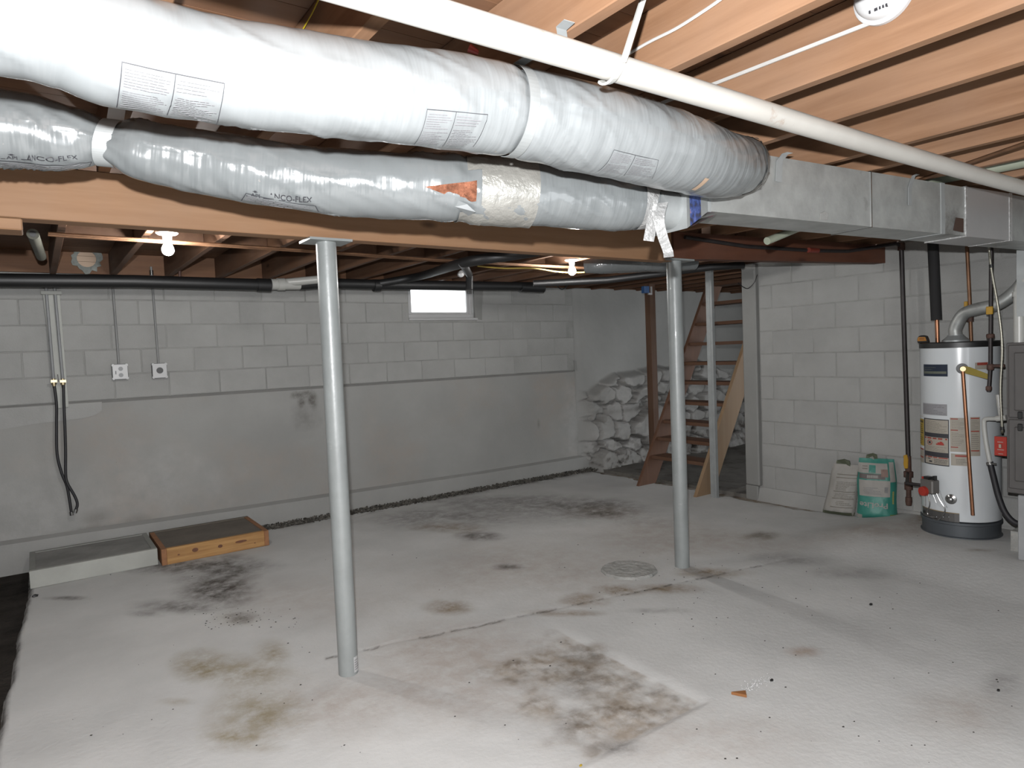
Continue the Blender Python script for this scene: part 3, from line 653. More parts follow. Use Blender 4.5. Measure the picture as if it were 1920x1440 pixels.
# ================================================================== SHEET-METAL DUCT
A0 = PZ(1340, 397, 1.985); B0 = PZ(1800, 441, 1.985); dd = (B0-A0); dd.z = 0; dd.normalize(); dn = V((-dd.y, dd.x, 0))
if dn.y < 0: dn = -dn
L0 = A0 + dd*((PZ(1328, 396, 1.985)-A0).dot(dd)); ZB, ZT = 1.985, 2.222
def onduct(px, py, off=0):
    d = ray(px, py); p0 = A0 - dn*off; k = (p0-CAM).dot(dn)/d.dot(dn); return CAM + d*k
def dpt(s, o, z): q = L0 + dd*s + dn*o; return V((q.x, q.y, z))
LEND = (4.90-L0.x)/dd.x
t_d = thing('metal_duct', dpt(LEND/2, .1, ZB), 'galvanised rectangular sheet-metal duct running right toward the furnace', 'duct')
def sx(px): return (onduct(px, 380)-L0).dot(dd)
cuts = [0, sx(1632), sx(1770), sx(1852), LEND]
for i in range(4):
    a, b = cuts[i], cuts[i+1]; e = .0006*(i % 2)
    mk('duct_section', lambda bm: hexa(bm, [dpt(a, -e, ZB-e), dpt(b, -e, ZB-e), dpt(b, .19+e, ZB-e), dpt(a, .19+e, ZB-e), dpt(a, -e, ZT+e), dpt(b, -e, ZT+e), dpt(b, .19+e, ZT+e), dpt(a, .19+e, ZT+e)]), m_galv, t_d)
def cleat(s, w, o):
    def f(bm):
        box_ = [dpt(s-w/2, -o, ZB-o), dpt(s+w/2, -o, ZB-o), dpt(s+w/2, .19+o, ZB-o), dpt(s-w/2, .19+o, ZB-o), dpt(s-w/2, -o, ZT+o), dpt(s+w/2, -o, ZT+o), dpt(s+w/2, .19+o, ZT+o), dpt(s-w/2, .19+o, ZT+o)]
        hexa(bm, box_)
    return f
mk('seam_cleat', cleat(sx(1633), .006, .004), m_chrome, t_d); mk('seam_cleat', cleat(sx(1767), .034, .003), m_galv2, t_d)
mk('foil_joint_wrap', cleat((sx(1812)+sx(1893))/2, sx(1893)-sx(1812), .004), M('smooth_foil', (.86, .86, .86), .4, .5, .04, 4, bump=.2, bs=10), t_d)
mk('foil_edge_tape', cleat(sx(1893), .03, .006), m_foil, t_d); mk('foil_edge_tape', cleat(sx(1810), .012, .006), m_foil, t_d)
mk('brown_tape_patch', lambda bm: polyprism(bm, [onduct(1787, 432, .003), onduct(1806, 436, .003), onduct(1806, 410, .003), onduct(1792, 408, .003)], -dn*.002), M('brown_tape', (.10, .055, .04), .5), t_d)
mk('sealant_smear', lambda bm: polyprism(bm, [onduct(1537, 412, .001), onduct(1550, 413, .001), onduct(1553, 400, .001), onduct(1546, 396, .001), onduct(1538, 400, .001)], -dn*.002), m_jamb, t_d)
# tapered end piece meeting the lower flex duct
E0 = V(lo.C[-1])
def trans(bm):
    n = dd; q = E0 + dd*.05
    ring1 = [V((q.x, q.y-.085, q.z-.078)), V((q.x+.02, q.y+.085, q.z-.078)), V((q.x+.02, q.y+.085, q.z+.085)), V((q.x, q.y-.085, q.z+.085))]
    r2 = [dpt(.0, .0, ZB), dpt(.0, .19, ZB), dpt(.0, .19, ZT), dpt(.0, .0, ZT)]
    a = [bm.verts.new(p) for p in ring1]; b = [bm.verts.new(p) for p in r2]
    for i in range(4): bm.faces.new((a[i], a[(i+1) % 4], b[(i+1) % 4], b[i]))
    bm.faces.new(a[::-1]); bm.faces.new(b)
mk('end_transition', trans, m_galv2, t_d)
mk('round_collar', lambda bm: lathe(bm, E0-dd*.02, dd, [(0, .066), (.08, .068)], 32), m_galv2, t_d, smooth=True)
mk('flange_rim', cleat(.004, .012, .003), m_galv2, t_d)
# patterned tape on the end piece
def pattern(name, cols):
    m, nt, b = newmat(name); v = coords(nt, 'Object', (1, 1, 1)); vo = nd(nt, 'ShaderNodeTexVoronoi'); vo.inputs['Scale'].default_value = 55
    nt.links.new(v, vo.inputs['Vector']); f = tex_noise(nt, v, 38, 3); out = ramp(nt, f, cols)
    nt.links.new(out, b.inputs['Base Color']); b.inputs['Roughness'].default_value = .35; return m
m_pt1 = pattern('blue_black_printed_tape', [(.38, (.03, .03, .04)), (.48, (.03, .05, .16)), (.62, (.07, .11, .30)), (.7, (.3, .17, .2))])
m_pt2 = pattern('dark_printed_tape', [(.35, (.06, .06, .06)), (.5, (.16, .17, .15)), (.6, (.35, .06, .15)), (.68, (.30, .28, .24))])
qa = E0 + dd*.05
def tp(a, b, o=.003):       # on the front face of the transition: a 0..1 along, b 0..1 up
    f0 = V((qa.x, qa.y-.085, qa.z-.078)); f1 = V((qa.x, qa.y-.085, qa.z+.085)); g0 = dpt(0, 0, ZB); g1 = dpt(0, 0, ZT)
    return (f0*(1-a)+g0*a)*(1-b) + (f1*(1-a)+g1*a)*b - V((.3, .9, 0))*o
mk('printed_tape', lambda bm: patch(bm, tp, .12, .62, 0, 1, 4, 4), m_pt1, t_d)
def tq(a, b, o=.003):
    f0 = V((qa.x, qa.y-.085, qa.z-.078)); f1 = V((qa.x+.02, qa.y+.085, qa.z-.078)); g0 = dpt(.06, 0, ZB); g1 = dpt(.06, .19, ZB)
    return (f0*(1-a)+g0*a)*(1-b) + (f1*(1-a)+g1*a)*b - V((0, 0, o))
mk('printed_tape', lambda bm: patch(bm, tq, .15, .95, .05, .85, 4, 4), m_pt2, t_d)
for px, pts in ((1465, ((1481, 258), (1471, 262), (1462, 302), (1460, 341))), (1705, ((1716, 310), (1713, 330), (1706, 352), (1706, 385)))):
    w = [onduct(px_, py_, .006) for px_, py_ in pts]; w[1].z = min(w[1].z, JB-.01); w[0] = V((w[1].x+.028, w[1].y-.006, JB-.001))

    tag(mk('duct_bracket', lambda bm: ribbon(bm, [w[0], w[1], w[2], w[3]], dd, .034 if px < 1600 else .026, .002), m_galv2),
        'bent metal bracket holding the sheet duct near the flexible duct' if px < 1600 else 'bent metal bracket holding the sheet duct right of the seam', 'bracket', 'duct brackets')
# hanging foil tape
yy = 1.55
tag(mk('foil_tape_strip', lambda bm: ribbon(bm, spline([PY(1243, 380, yy), PY(1236, 412, yy-.01), PY(1243, 445, yy), PY(1252, 470, yy+.01), PY(1254, 482, yy)], 5), (1, -.5, .1), .036, .0012), m_foil), 'long strip of silver foil tape dangling from the duct joint', 'foil tape')
tag(mk('foil_tape_strip', lambda bm: ribbon(bm, spline([PY(1228, 395, yy+.02), PY(1222, 420, yy+.03), PY(1216, 452, yy+.04)], 5), (1, -.3, -.1), .04, .0012), m_foil), 'short torn scrap of foil tape curling beside the longer strip', 'foil tape')

# ================================================================== PIPES UNDER THE CEILING
yp, zp = 1.137, 2.143
t = thing('pvc_pipe', (2, yp, zp), 'thick whitish plastic pipe slung along under the joists', 'pipe')
mk('pipe_run', lambda bm: tube(bm, [(-1.5, yp, zp+.012), (.5, yp, zp+.004), (1.2, yp, zp), (2.2, yp+.012, zp), (3.2, yp+.012, zp), (4.85, yp, zp)], .0305, 28), m_pvc, t, smooth=True)
hT = PY(1204, 4, 1.098); hA = PY(1168, 118, 1.098); hx_ = PY(1142, 140, yp).x
hk = [hT+(hT-hA).normalized()*.03, hT, hA] + [V((hA.x+(hx_-hA.x)*min(1, i/4), yp-.037*sin(a), zp+.037*cos(a))) for i, a in enumerate(np.linspace(1.5, 4.0, 12))]
tag(mk('pipe_hook', lambda bm: ribbon(bm, hk, (1, 0, .3), .018, .006), m_pvcw), 'white plastic J-hook holding the thick whitish pipe', 'pipe hook')
# cables on joists
tag(mk('white_cable', lambda bm: tube(bm, spline([PX(1160, 112, 1.436), PX(1215, 80, 1.436), PX(1265, 55, 1.436), PX(1310, 27, 1.436), PX(1360, -8, 1.436), PX(1420, -60, 1.436)], 5), .0042, 8), m_cable, smooth=True), 'slack white cable curving up over the nearest joist', 'cable')
tag(mk('white_cable', lambda bm: ribbon(bm, [PX(1230, 197, 1.872), PX(1345, 155, 1.872), PX(1632, 43, 1.872)], (0, .35, 1), .011, .005), m_cable), 'straight flat white cable running along a joist to the smoke detector', 'cable')
tag(mk('yellow_tape', lambda bm: ribbon(bm, [PX(566, 58, .636), PX(585, 25, .636), PX(597, 0, .636), PX(602, -12, .636)], (0, 1, .3), .008, .002), M('yellow_ribbon', (.8, .6, .02), .5)), 'yellow ribbon hanging above the upper flexible duct', 'ribbon')
tag(mk('red_wire_nut', lambda bm: lathe(bm, PY(880, 90, 1.62), (.3, -.2, -.2), [(0, .012), (.03, .006)], 12), m_red), 'small red cap behind the thick whitish pipe', 'wire cap')
# smoke detector on the side of a joist
sc = PX(1660, -12, 1.878)
t = thing('smoke_detector', sc, 'round white smoke detector on the side of a joist', 'smoke detector')
mk('base', lambda bm: lathe(bm, sc, (-1, 0, 0), [(0, .078), (.012, .078), (.016, .072)], 40), m_white, t, smooth=True)
mk('cover', lambda bm: lathe(bm, sc, (-1, 0, 0), [(.014, .068), (.034, .066), (.044, .058), (.049, .045), (.052, .0)], 40), m_white, t, smooth=True, ang=60)
mk('vent_slots', lambda bm: [box(bm, (sc.x-.048, sc.y+a-.002, sc.z-.055), (sc.x-.0405, sc.y+a+.002, sc.z-.048)) for a in (-.024, -.016, -.008, 0, .004, .018)], m_ink, t)

# greenish stub pipe and others
gs0 = PY(1438, 452, 2.0); gsd = PY(1520, 418, 1.98)-gs0
tag(mk('plastic_pipe', lambda bm: tube(bm, [gs0, gs0+gsd*((2.226-gs0.z)/gsd.z)], .019, 20), m_pvcg, smooth=True), 'short pale green plastic pipe stub hanging below the sheet duct', 'pipe')
gp = [PX(1720, 345, 3.2), PX(1800, 327, 3.2)]; zz = 2.285
g0 = PZ(1745, 337, zz); g1 = PZ(1915, 303, zz)
tag(mk('plastic_pipe', lambda bm: tube(bm, [g0+(g0-g1)*1.0, g0, g1, g1+(g1-g0)*2], .030, 20), m_pvcg, smooth=True), 'pale green plastic pipe under the joists above the sheet duct', 'pipe')
c0 = PZ(1760, 325, 2.234)+V((0, 0, 0)); c1 = PZ(1918, 270, 2.234)
tag(mk('copper_pipe', lambda bm: tube(bm, [c0+(c0-c1), c0, c1, c1+(c1-c0)], .008, 10), m_copd, smooth=True), 'thin copper pipe above the pale green pipe at right', 'pipe')
# iron gas line along the red beam and down the wall
gl = [V((3.5, 2.93, 2.20)), PY(1400, 462, 2.87), PY(1525, 470, 2.80), PY(1590, 471, 2.75), PX(1680, 457, 5.55), PX(1690, 462, 5.60)]
t = thing('gas_pipe', PX(1706, 935, 5.6), 'black iron gas pipe along the beam and down the block wall', 'pipe')
mk('pipe_run', lambda bm: tube(bm, gl, .013, 12), m_iron, t, smooth=True)
pa, pb, pc, pd = PX(1690, 462, 5.6), PX(1703, 855, 5.6), PX(1704, 885, 5.6), PX(1707, 940, 5.6)
mk('drop_pipe', lambda bm: tube(bm, [pa, pb], .0175, 14), m_iron, t, smooth=True)
mk('elbow', lambda bm: lathe(bm, pa+V((0, 0, -.03)), (0, 0, 1), [(0, .026), (.05, .026), (.06, .02)], 16), m_rust, t, smooth=True)
mk('union', lambda bm: lathe(bm, pb+V((0, 0, -.36)), (0, 0, 1), [(0, .024), (.03, .024), (.032, .018), (.09, .018), (.092, .030), (.15, .030), (.152, .021), (.19, .021), (.192, .034), (.235, .034), (.24, .022), (.36, .02)], 16), m_rust, t, smooth=True)
mk('cap', lambda bm: lathe(bm, pb+V((0, 0, -.395)), (0, 0, 1), [(0, .02), (.03, .025), (.04, .025)], 14), m_rust, t, smooth=True)
mk('red_fitting', lambda bm: tube(bm, [PY(1516, 469, 2.79), PY(1533, 470, 2.79)], .019, 12), M('red_fitting_paint', (.30, .05, .03), .5), t)
vh = PX(1700, 866, 5.565)
mk('valve_handle', lambda bm: polyprism(bm, [vh+V((0, a*.6, b)) for a, b in ((-.02, -.05), (.02, -.055), (.035, -.02), (.03, .02), (.035, .05), (-.01, .06), (-.025, .02))], (-.012, 0, 0)), m_yellow, t, bevel=.003)

# ================================================================== FAR BAY: drains, water pipes, lamps
yd, zd = 5.92, 2.155
def dp(px, py, y=yd): return PY(px, py, y)
t = thing('drain_pipe', dp(300, 530), 'black plastic drain pipe running level along the back wall', 'pipe')
q0, q1, q2, q3, q4 = dp(-60, 525), dp(250, 527.5), dp(485, 534), dp(600, 531), dp(1000, 537)
mk('pipe_run', lambda bm: tube(bm, [q0+(q0-q1)*.5, q1, q2], .049, 24), m_abs, t, smooth=True)
mk('coupling', lambda bm: tube(bm, [dp(482, 534), dp(507, 535)], .056, 24), m_abs, t, smooth=True)
mk('white_fitting', lambda bm: tube(bm, [dp(508, 533), dp(562, 533)], .047, 24), m_pvcw, t, smooth=True)
mk('white_fitting', lambda bm: tube(bm, [dp(520, 533), dp(533, 533)], .053, 24), m_pvcw, t, smooth=True)
mk('white_branch', lambda bm: tube(bm, [dp(535, 530), dp(598, 524, yd-.12)], .035, 20), m_pvcw, t, smooth=True)
mk('pipe_run', lambda bm: tube(bm, [dp(562, 534), q3, dp(720, 534), q4], .047, 24), m_abs, t, smooth=True)
mk('end_plug', lambda bm: tube(bm, [dp(975, 538), dp(1018, 540)], .054, 24), m_abs, t, smooth=True)
mk('coupling', lambda bm: tube(bm, [dp(700, 535), dp(712, 535)], .056, 24), m_abs, t, smooth=True)
mk('hanger_strap', lambda bm: tube(bm, [dp(337, 505), dp(337, 512), dp(338, 541)], .01, 6), m_rust, t)
bp = [dp(705, 533), PY(790, 517, 5.6), PZ(868, 493, 2.13), PZ(960, 478, 2.14), PZ(1010, 470, 2.15)]
mk('branch_pipe', lambda bm: tube(bm, spline(bp, 6), .036, 20), m_abs, t, smooth=True)
mk('branch_pipe', lambda bm: tube(bm, [PZ(868, 495, 2.12), PY(880, 515, 4.9), PY(880, 543, 4.9)], .03, 16), m_abs, t, smooth=True)
mk('white_cap', lambda bm: lathe(bm, PY(863, 514, 5.25), (-.2, -1, 0), [(0, .03), (.03, .03), (.035, .02)], 16), m_white, t, smooth=True)
ba = [PZ(1000, 532, 2.12), PZ(1140, 525, 2.13), PZ(1331, 501, 2.17), PZ(1393, 497, 2.19)]
tag(mk('drain_pipe', lambda bm: tube(bm, ba, .032, 16), m_abs, smooth=True), 'thin black pipe sloping up to the right behind the second post', 'pipe')
for k, (o, lab) in enumerate(((0, 'thin copper water pipe under the far joists, front one of two'), (.05, 'thin copper water pipe under the far joists, rear one of two'))):
    cp = [PZ(90, 437, 2.205)+V((0, o, 0)), PZ(130, 440, 2.205)+V((0, o, 0)), PZ(590, 470, 2.205)+V((0, o, 0)), PZ(820, 487, 2.205)+V((0, o, 0)), V((4.4, 4.42+o, 2.205))]
    tag(mk('copper_pipe', lambda bm: tube(bm, cp, .0085, 10), m_copd, smooth=True), lab, 'pipe', 'copper water pipes')
def fpipe(bm):
    a, b = V((.034, 4.215, 2.195)), V((.075, 5.10, 2.205)); tube(bm, [a, b], .027, 20); 
t = thing('insulated_pipe', (.05, 4.6, 2.2), 'short grey foam pipe sleeve hanging under the far joists at left', 'pipe')
mk('foam_sleeve', fpipe, M('grey_foam', (.20, .20, .16), .8, var=.15), t, smooth=True)
mk('bore', lambda bm: tube(bm, [(.0338, 4.210, 2.195), (.034, 4.216, 2.195)], .015, 16), m_black, t)
def lamp(px, py, label):
    b = PZ(px, py, JB-.01); t = thing('ceiling_lamp', V((b.x, b.y, JB)), label, 'lamp', 'bare ceiling bulbs')
    mk('socket', lambda bm: lathe(bm, (b.x, b.y, JB), (0, 0, -1), [(0, .058), (.008, .058), (.016, .048), (.02, .026), (.05, .022), (.055, .02)], 32), m_white, t, smooth=True)
    mk('bulb', lambda bm: lathe(bm, (b.x, b.y, JB-.05), (0, 0, -1), [(0, .013), (.012, .016), (.03, .026), (.045, .031), (.058, .031), (.072, .024), (.08, .012), (.083, 0)], 24), bulbm, t, smooth=True, ang=80)
bulbm = emit('lit_bulb', (1, .98, .95), BULB)
lamp(313, 438, 'lit bare bulb in a white socket left of the nearest post')
lamp(1072, 488, 'lit bare bulb in a white socket right of the window')
# round capped hole in the rim board
hc = PY(162, 486, D+.003)
t = thing('wall_hole_cap', hc, 'round wooden plug ringed with grey foam in the rim board', 'vent plug')
def foam(bm):
    R5 = random.Random(5); o = [bm.verts.new(hc+V((cos(a)*r, -.012, sin(a)*r))) for a, r in [(2*pi*i/26, .105+R5.uniform(-.018, .022)) for i in range(26)]]
    i_ = [bm.verts.new(hc+V((cos(2*pi*i/26)*.066, -.025, sin(2*pi*i/26)*.066))) for i in range(26)]
    w = [bm.verts.new(v.co+V((0, .014, 0))) for v in o]
    for i in range(26): bm.faces.new((o[i], o[(i+1) % 26], i_[(i+1) % 26], i_[i])); bm.faces.new((o[i], o[(i+1) % 26], w[(i+1) % 26], w[i]))
mk('foam_ring', foam, M('grey_spray_foam', (.42, .45, .42), .9, var=.25, ns=20, bump=.8), t)
for k in range(3):
    z0 = -.066+.044*k
    def slat(bm):
        pts = []
        zs = np.linspace(z0+.001, z0+.043, 6)
        for z in zs: pts.append((sqrt(max(0, .066**2-z*z)), z))
        pl = [(-a, b) for a, b in pts[::-1]]; polyprism(bm, [hc+V((a, -.014, b)) for a, b in pts+pl], (0, .012, 0))
    mk('plug_board', slat, M('pale_plug_wood', (.9, .66, .48), .7, var=.06), t)
# second flex duct, cable and small parts behind the beam
fa = [PY(1095, 500, 4.0), PY(1130, 496, 3.9), PY(1190, 493, 3.8), PY(1255, 492, 3.7), PY(1300, 490, 3.65)]
f2 = Flex([(c, (.05, .068, .074, .074, .07)[i]) for i, c in enumerate(fa)], [], 8, .8); f2.prep()
t = thing('flexible_duct', fa[2], 'short grey flexible duct tucked behind the beam by the second post', 'duct', 'insulated flexible ducts'); f2.mesh('jacket', m_flexb, t, 40)
tag(mk('yellow_cable', lambda bm: tube(bm, spline([PZ(895, 499, 2.17), PZ(945, 503, 2.16), PZ(1000, 503, 2.16), PZ(1050, 510, 2.15), PZ(1100, 510, 2.15), PZ(1135, 501, 2.17)], 6), .006, 8), m_ycable, smooth=True), 'thin yellow cable strung loosely behind the right bulb', 'cable')
bx = PY(1212, 545, 5.52)
t = thing('junction_box', bx, 'small blue electrical box on the timber upright', 'electrical box')
mk('box_body', lambda bm: box(bm, (bx.x-.06, 5.49, bx.z-.03), (bx.x+.02, 5.545, bx.z+.05)), M('blue_plastic', (.05, .16, .42), .5), t, bevel=.003)
mk('white_bracket', lambda bm: [box(bm, (bx.x-.0, 5.48, bx.z-.05), (bx.x+.055, 5.50, bx.z-.03)), box(bm, (bx.x+.045, 5.48, bx.z-.03), (bx.x+.055, 5.50, bx.z+.045))], m_white, t)
mk('white_bracket', lambda bm: box(bm, (bx.x, 5.48, bx.z+.11), (bx.x+.055, 5.56, bx.z+.125)), m_white, t)
tag(mk('dangling_wire', lambda bm: tube(bm, spline([PX(1420, 515, 5.64), PX(1414, 530, 5.63), PX(1402, 541, 5.63), PX(1390, 536, 5.64), PX(1384, 530, 5.64)], 5), .004, 6), m_black, smooth=True), 'thin black wire drooping across the wall end above the stairs', 'wire')
tag(mk('dangling_wire', lambda bm: tube(bm, spline([PY(1038, 529, 5.8), PY(1050, 541, 5.8), PY(1058, 541, 5.8), PY(1068, 529, 5.8)], 5), .006, 6), m_black, smooth=True), 'thin black wire loop hanging below the right bulb', 'wire')

# ================================================================== ON THE BACK WALL
yb = D-.006
bt = [PY(80, 550, yb), PY(112, 550, yb), PY(129, 763, yb), PY(106, 766, yb)]
t = thing('pipe_board', bt[3], 'narrow pale painted board on the wall carrying two supply pipes', 'board')
mk('board', lambda bm: polyprism(bm, [V((p.x, D-.004, p.z)) for p in bt], (0, -.022, 0)), m_wpaint, t, bevel=.002)
for k, (a, b) in enumerate((((84, 515), (101, 718)), ((100, 515), (118, 716)))):
    mk('supply_pipe', lambda bm: tube(bm, [PY(*a, D-.045), PY(*b, D-.045)], .011, 10), M('grey_pipe_paint', (.40, .41, .42), .5), t, smooth=True)
mk('clip', lambda bm: box(bm, (PY(76, 551, yb).x, D-.06, PY(76, 553, yb).z), (PY(116, 551, yb).x, D-.03, PY(76, 549, yb).z+.012)), m_wpaint, t, bevel=.003)
for px in (101, 118):
    p = PY(px, 717, D-.05)
    mk('valve', lambda bm: (lathe(bm, p+V((0, 0, -.04)), (0, 0, 1), [(0, .012), (.02, .012), (.022, .018), (.05, .018), (.052, .012), (.07, .012)], 12), tube(bm, [p+V((0, -.005, .01)), p+V((0, -.045, .01))], .007, 8), box(bm, p+V((-.02, -.05, .0)), p+V((.02, -.042, .02)))), m_brass, t, smooth=True)
mk('valve_lever', lambda bm: beamlike(bm, PY(108, 702, D-.07), PY(110, 716, D-.07), .01, .006), m_iron, t)
def hose(pts, label, yo=.06):
    w = spline([PY(a, b, D-yo) for a, b in pts], 6)
    t = thing('washer_hose', w[-1], label, 'hose', 'black washing machine hoses')
    mk('tube', lambda bm: tube(bm, w, .0105, 12), m_rub, t, smooth=True)
    d = (w[-1]-w[-2]).normalized(); mk('brass_end', lambda bm: tube(bm, [w[-1]-d*.01, w[-1]+d*.018], .015, 10), m_chrome, t, smooth=True)
hose([(102, 724), (106, 760), (106, 800), (107, 850), (115, 885), (125, 910), (130, 935), (134, 962)], 'longer black rubber hose hanging from the left valve')
hose([(119, 722), (120, 760), (122, 810), (123, 850), (123, 885), (126, 905), (140, 930), (145, 945), (142, 957)], 'black rubber hose hanging from the right valve, curling at its end', .085)
def outlet(px, py, label, kind):
    c = PY(px, py, D-.03); t = thing('outlet_box', V((c.x, D, c.z)), label, 'outlet', 'surface outlet boxes'); w, h = .054, .060; k = .016
    octa = [(-w+k, -h), (w-k, -h), (w, -h+k), (w, h-k), (w-k, h), (-w+k, h), (-w, h-k), (-w, -h+k)]
    mk('box_body', lambda bm: box(bm, (c.x-w-.003, D-.045, c.z-h-.003), (c.x+w+.003, D-.001, c.z+h+.003)), M('dark_box_edge', (.06, .06, .065), .5), t)
    mk('cover_plate', lambda bm: polyprism(bm, [V((c.x+a, D-.0455, c.z+b)) for a, b in octa], (0, -.006, 0)), m_white, t, bevel=.001)
    for a in (-1, 1):
        for b in (-1, 1): mk('corner_tab', lambda bm: lathe(bm, (c.x+a*w*.9, D-.045, c.z+b*h*.9), (0, -1, 0), [(0, .011), (.004, .011)], 10), m_white, t)
    if kind == 2:
        for s in (-1, 1): mk('receptacle', lambda bm: lathe(bm, (c.x+.004, D-.051, c.z+s*.026-.002), (0, -1, 0), [(0, .017), (.003, .017), (.0031, .0)], 20), M('grey_receptacle', (.42, .43, .44), .5), t)
        mk('switch_mark', lambda bm: box(bm, (c.x-.036, D-.0535, c.z-.02), (c.x-.028, D-.0515, c.z+.008)), m_inkl, t)
    else: mk('receptacle', lambda bm: lathe(bm, (c.x, D-.051, c.z+.002), (0, -1, 0), [(0, .026), (.004, .026), (.0041, .0)], 24), m_black, t)
    top = PY(px-16, 500, D-.03)
    mk('conduit', lambda bm: tube(bm, [(c.x-.004, D-.025, c.z+h), (c.x-.012, D-.025, top.z)], .0095, 10), M('conduit_paint', (.36, .365, .36), .5), t, smooth=True)
    mk('connector', lambda bm: tube(bm, [(c.x-.012, D-.025, top.z-.07), (c.x-.012, D-.025, top.z-.03)], .016, 10), m_chrome, t, smooth=True)
outlet(225, 697, 'square wall box with two white receptacles below its conduit', 2)
outlet(299, 695, 'square wall box with one round black receptacle', 1)

# ================================================================== EQUIPMENT PADS
def pad(x0, x1, y0, y1, h, label, mf, ms, mtop, capm):
    t = thing('equipment_pad', ((x0+x1)/2, (y0+y1)/2, 0), label, 'platform'); w = .036
    mk('front_board', lambda bm: box(bm, (x0+(w if capm else 0), y0, .002), (x1-(w if capm else 0), y0+w, h)), mf, t, bevel=.002)
    mk('back_board', lambda bm: box(bm, (x0, y1-w, .002), (x1, y1, h)), ms, t, bevel=.002)
    mk('side_board', lambda bm: box(bm, (x0, y0+(0 if capm else w), .002), (x0+w, y1-w, h)), capm or ms, t, bevel=.002)
    mk('side_board', lambda bm: box(bm, (x1-w, y0+(0 if capm else w), .002), (x1, y1-w, h)), capm or ms, t, bevel=.002)
    mk('concrete_fill', lambda bm: box(bm, (x0+w, y0+w, .002), (x1-w, y1-w, h-.006)), mtop, t)
    return t
pad(-.115, .672, 5.66, 6.27, .125, 'low grey platform with a white painted front board', m_wpaint, M('grey_painted_board', (.42, .43, .40), .7, var=.1), M('grey_pad_concrete', (.40, .40, .38), .85, var=.25, ns=4, bump=.4, bs=30, dirt=((.13, .11, .09), 4, .62)), None)
pr = pad(.69, 1.475, 5.60, 6.27, .125, 'low brown platform with fresh pine front board', m_pine, M('weathered_board', (.23, .20, .16), .8, var=.2), M('brown_pad_concrete', (.22, .19, .155), .85, var=.2, ns=4, bump=.3, bs=30), m_pine_e)

fbd = [c for c in pr.children if c.name.startswith('front_board')][0]
for px, py, a, b in ((366, 1031, .022, .016), (413, 1024, .017, .013), (452, 1015, .045, .010), (478, 1018, .006, .004), (335, 1040, .008, .006)):
    k = PY(px, py, 5.60)
    mk('knot', lambda bm: polyprism(bm, [V((k.x+a*cos(t), 5.6005, k.z+b*sin(t))) for t in np.linspace(0, 2*pi, 17)[:-1]], (0, -.0015, 0)), M('pine_knot', (.22, .075, .025), .6, var=.3, ns=40), fbd)
# ================================================================== STAIRS
S0 = PY(1303, 932, 4.33); S1 = PY(1394, 648, 4.33); slope = (S1.z-S0.z)/(S1.x-S0.x)
def stringer(y, mat):
    x0 = 5.21; w = .27
    def f(bm):
        top = 2.235; xt = x0+top/slope
        polyprism(bm, [(x0, y-.019, 0), (x0+w, y-.019, 0), (xt+w, y-.019, top), (xt, y-.019, top)], (0, .038, 0))
    return f
st = thing('staircase', (5.6, 4.75, 0), 'steep open wooden stairs rising behind the block wall', 'stairs')
mk('stringer', stringer(4.33, None), m_stairn, st, bevel=.003); mk('stringer', stringer(5.10, None), m_stair, st, bevel=.003)
tz = []
for py in (871.6, 832, 796, 756, 716, 678, 640.4, 602.5, 564.6, 528.5): tz.append(py)
for k, py in enumerate(tz):
    # front edge of each tread sits a little behind the stringer edge
    lo_, hi_ = 5.2, 7.2
    for _ in range(40):
        m_ = (lo_+hi_)/2; p = PX(1350, py, m_)
        zz_ = (m_-.03-5.21)*slope
        if zz_ > p.z: hi_ = m_
        else: lo_ = m_
    xf = m_; zf = PX(1350, py, xf).z
    mk('tread', lambda bm: box(bm, (xf, 4.35, zf-.036), (xf+.235, 5.08, zf)), m_stairt, st, bevel=.002)

# ================================================================== FLOOR THINGS
sc_ = V((3.17, 3.205, 0))
def sump(bm):
    n = 40; R6 = random.Random(8); prev = None
    for d, h in ((1.0, -.01), (1.0, .008), (.95, .016), (.85, .015), (.7, .017), (.55, .014), (.4, .018), (.25, .015), (.12, .017)):
        rg = [bm.verts.new(sc_+V((cos(2*pi*i/n)*.185*d*(1+.02*sin(i*1.7)), sin(2*pi*i/n)*.185*d*(1+.02*sin(i*1.7)), h+.004*mnoise.noise(V((cos(2*pi*i/n)*d*5, sin(2*pi*i/n)*d*5, 1))))))  for i in range(n)]
        if prev:
            for i in range(n): bm.faces.new((prev[i], prev[(i+1) % n], rg[(i+1) % n], rg[i]))
        prev = rg
    bm.faces.new(prev)
tag(mk('concrete_plug', sump, m_conc), 'round rough concrete cover in the floor by the second post', 'floor cover')
def gravel(bm):
    R7 = random.Random(9)
    for i in range(5200):
        x = 1.5+4.1*R7.random(); w = 1 if x > 2.2 else .7
        y = 6.10+.19*R7.random()**.7; s = R7.uniform(.005, .014); z = (-.02 if y > 6.15 else 0)+R7.random()*.03*max(0, min(1, (y-6.1)/.12))+s*.3
        M_ = Matrix.Translation((x, y, z)) @ Matrix.Rotation(R7.random()*6, 4, V((R7.random(), R7.random(), R7.random()+.01)).normalized()) @ Matrix.Diagonal((s*R7.uniform(.7, 1.5), s, s*.7, 1))
        vs = [bm.verts.new(M_ @ V(p)) for p in ((1, 0, 0), (-1, 0, 0), (0, 1, 0), (0, -1, 0), (0, 0, 1), (0, 0, -1))]
        for a, b, c in ((0, 2, 4), (2, 1, 4), (1, 3, 4), (3, 0, 4), (2, 0, 5), (1, 2, 5), (3, 1, 5), (0, 3, 5)): bm.faces.new((vs[a], vs[b], vs[c]))
g = tag(mk('gravel_strip', gravel, M('mixed_gravel', (.17, .16, .14), .9, var=.9, ns=22, spec=.2)), 'strip of loose dark gravel along the foot of the back wall', 'gravel'); g['kind'] = 'stuff'
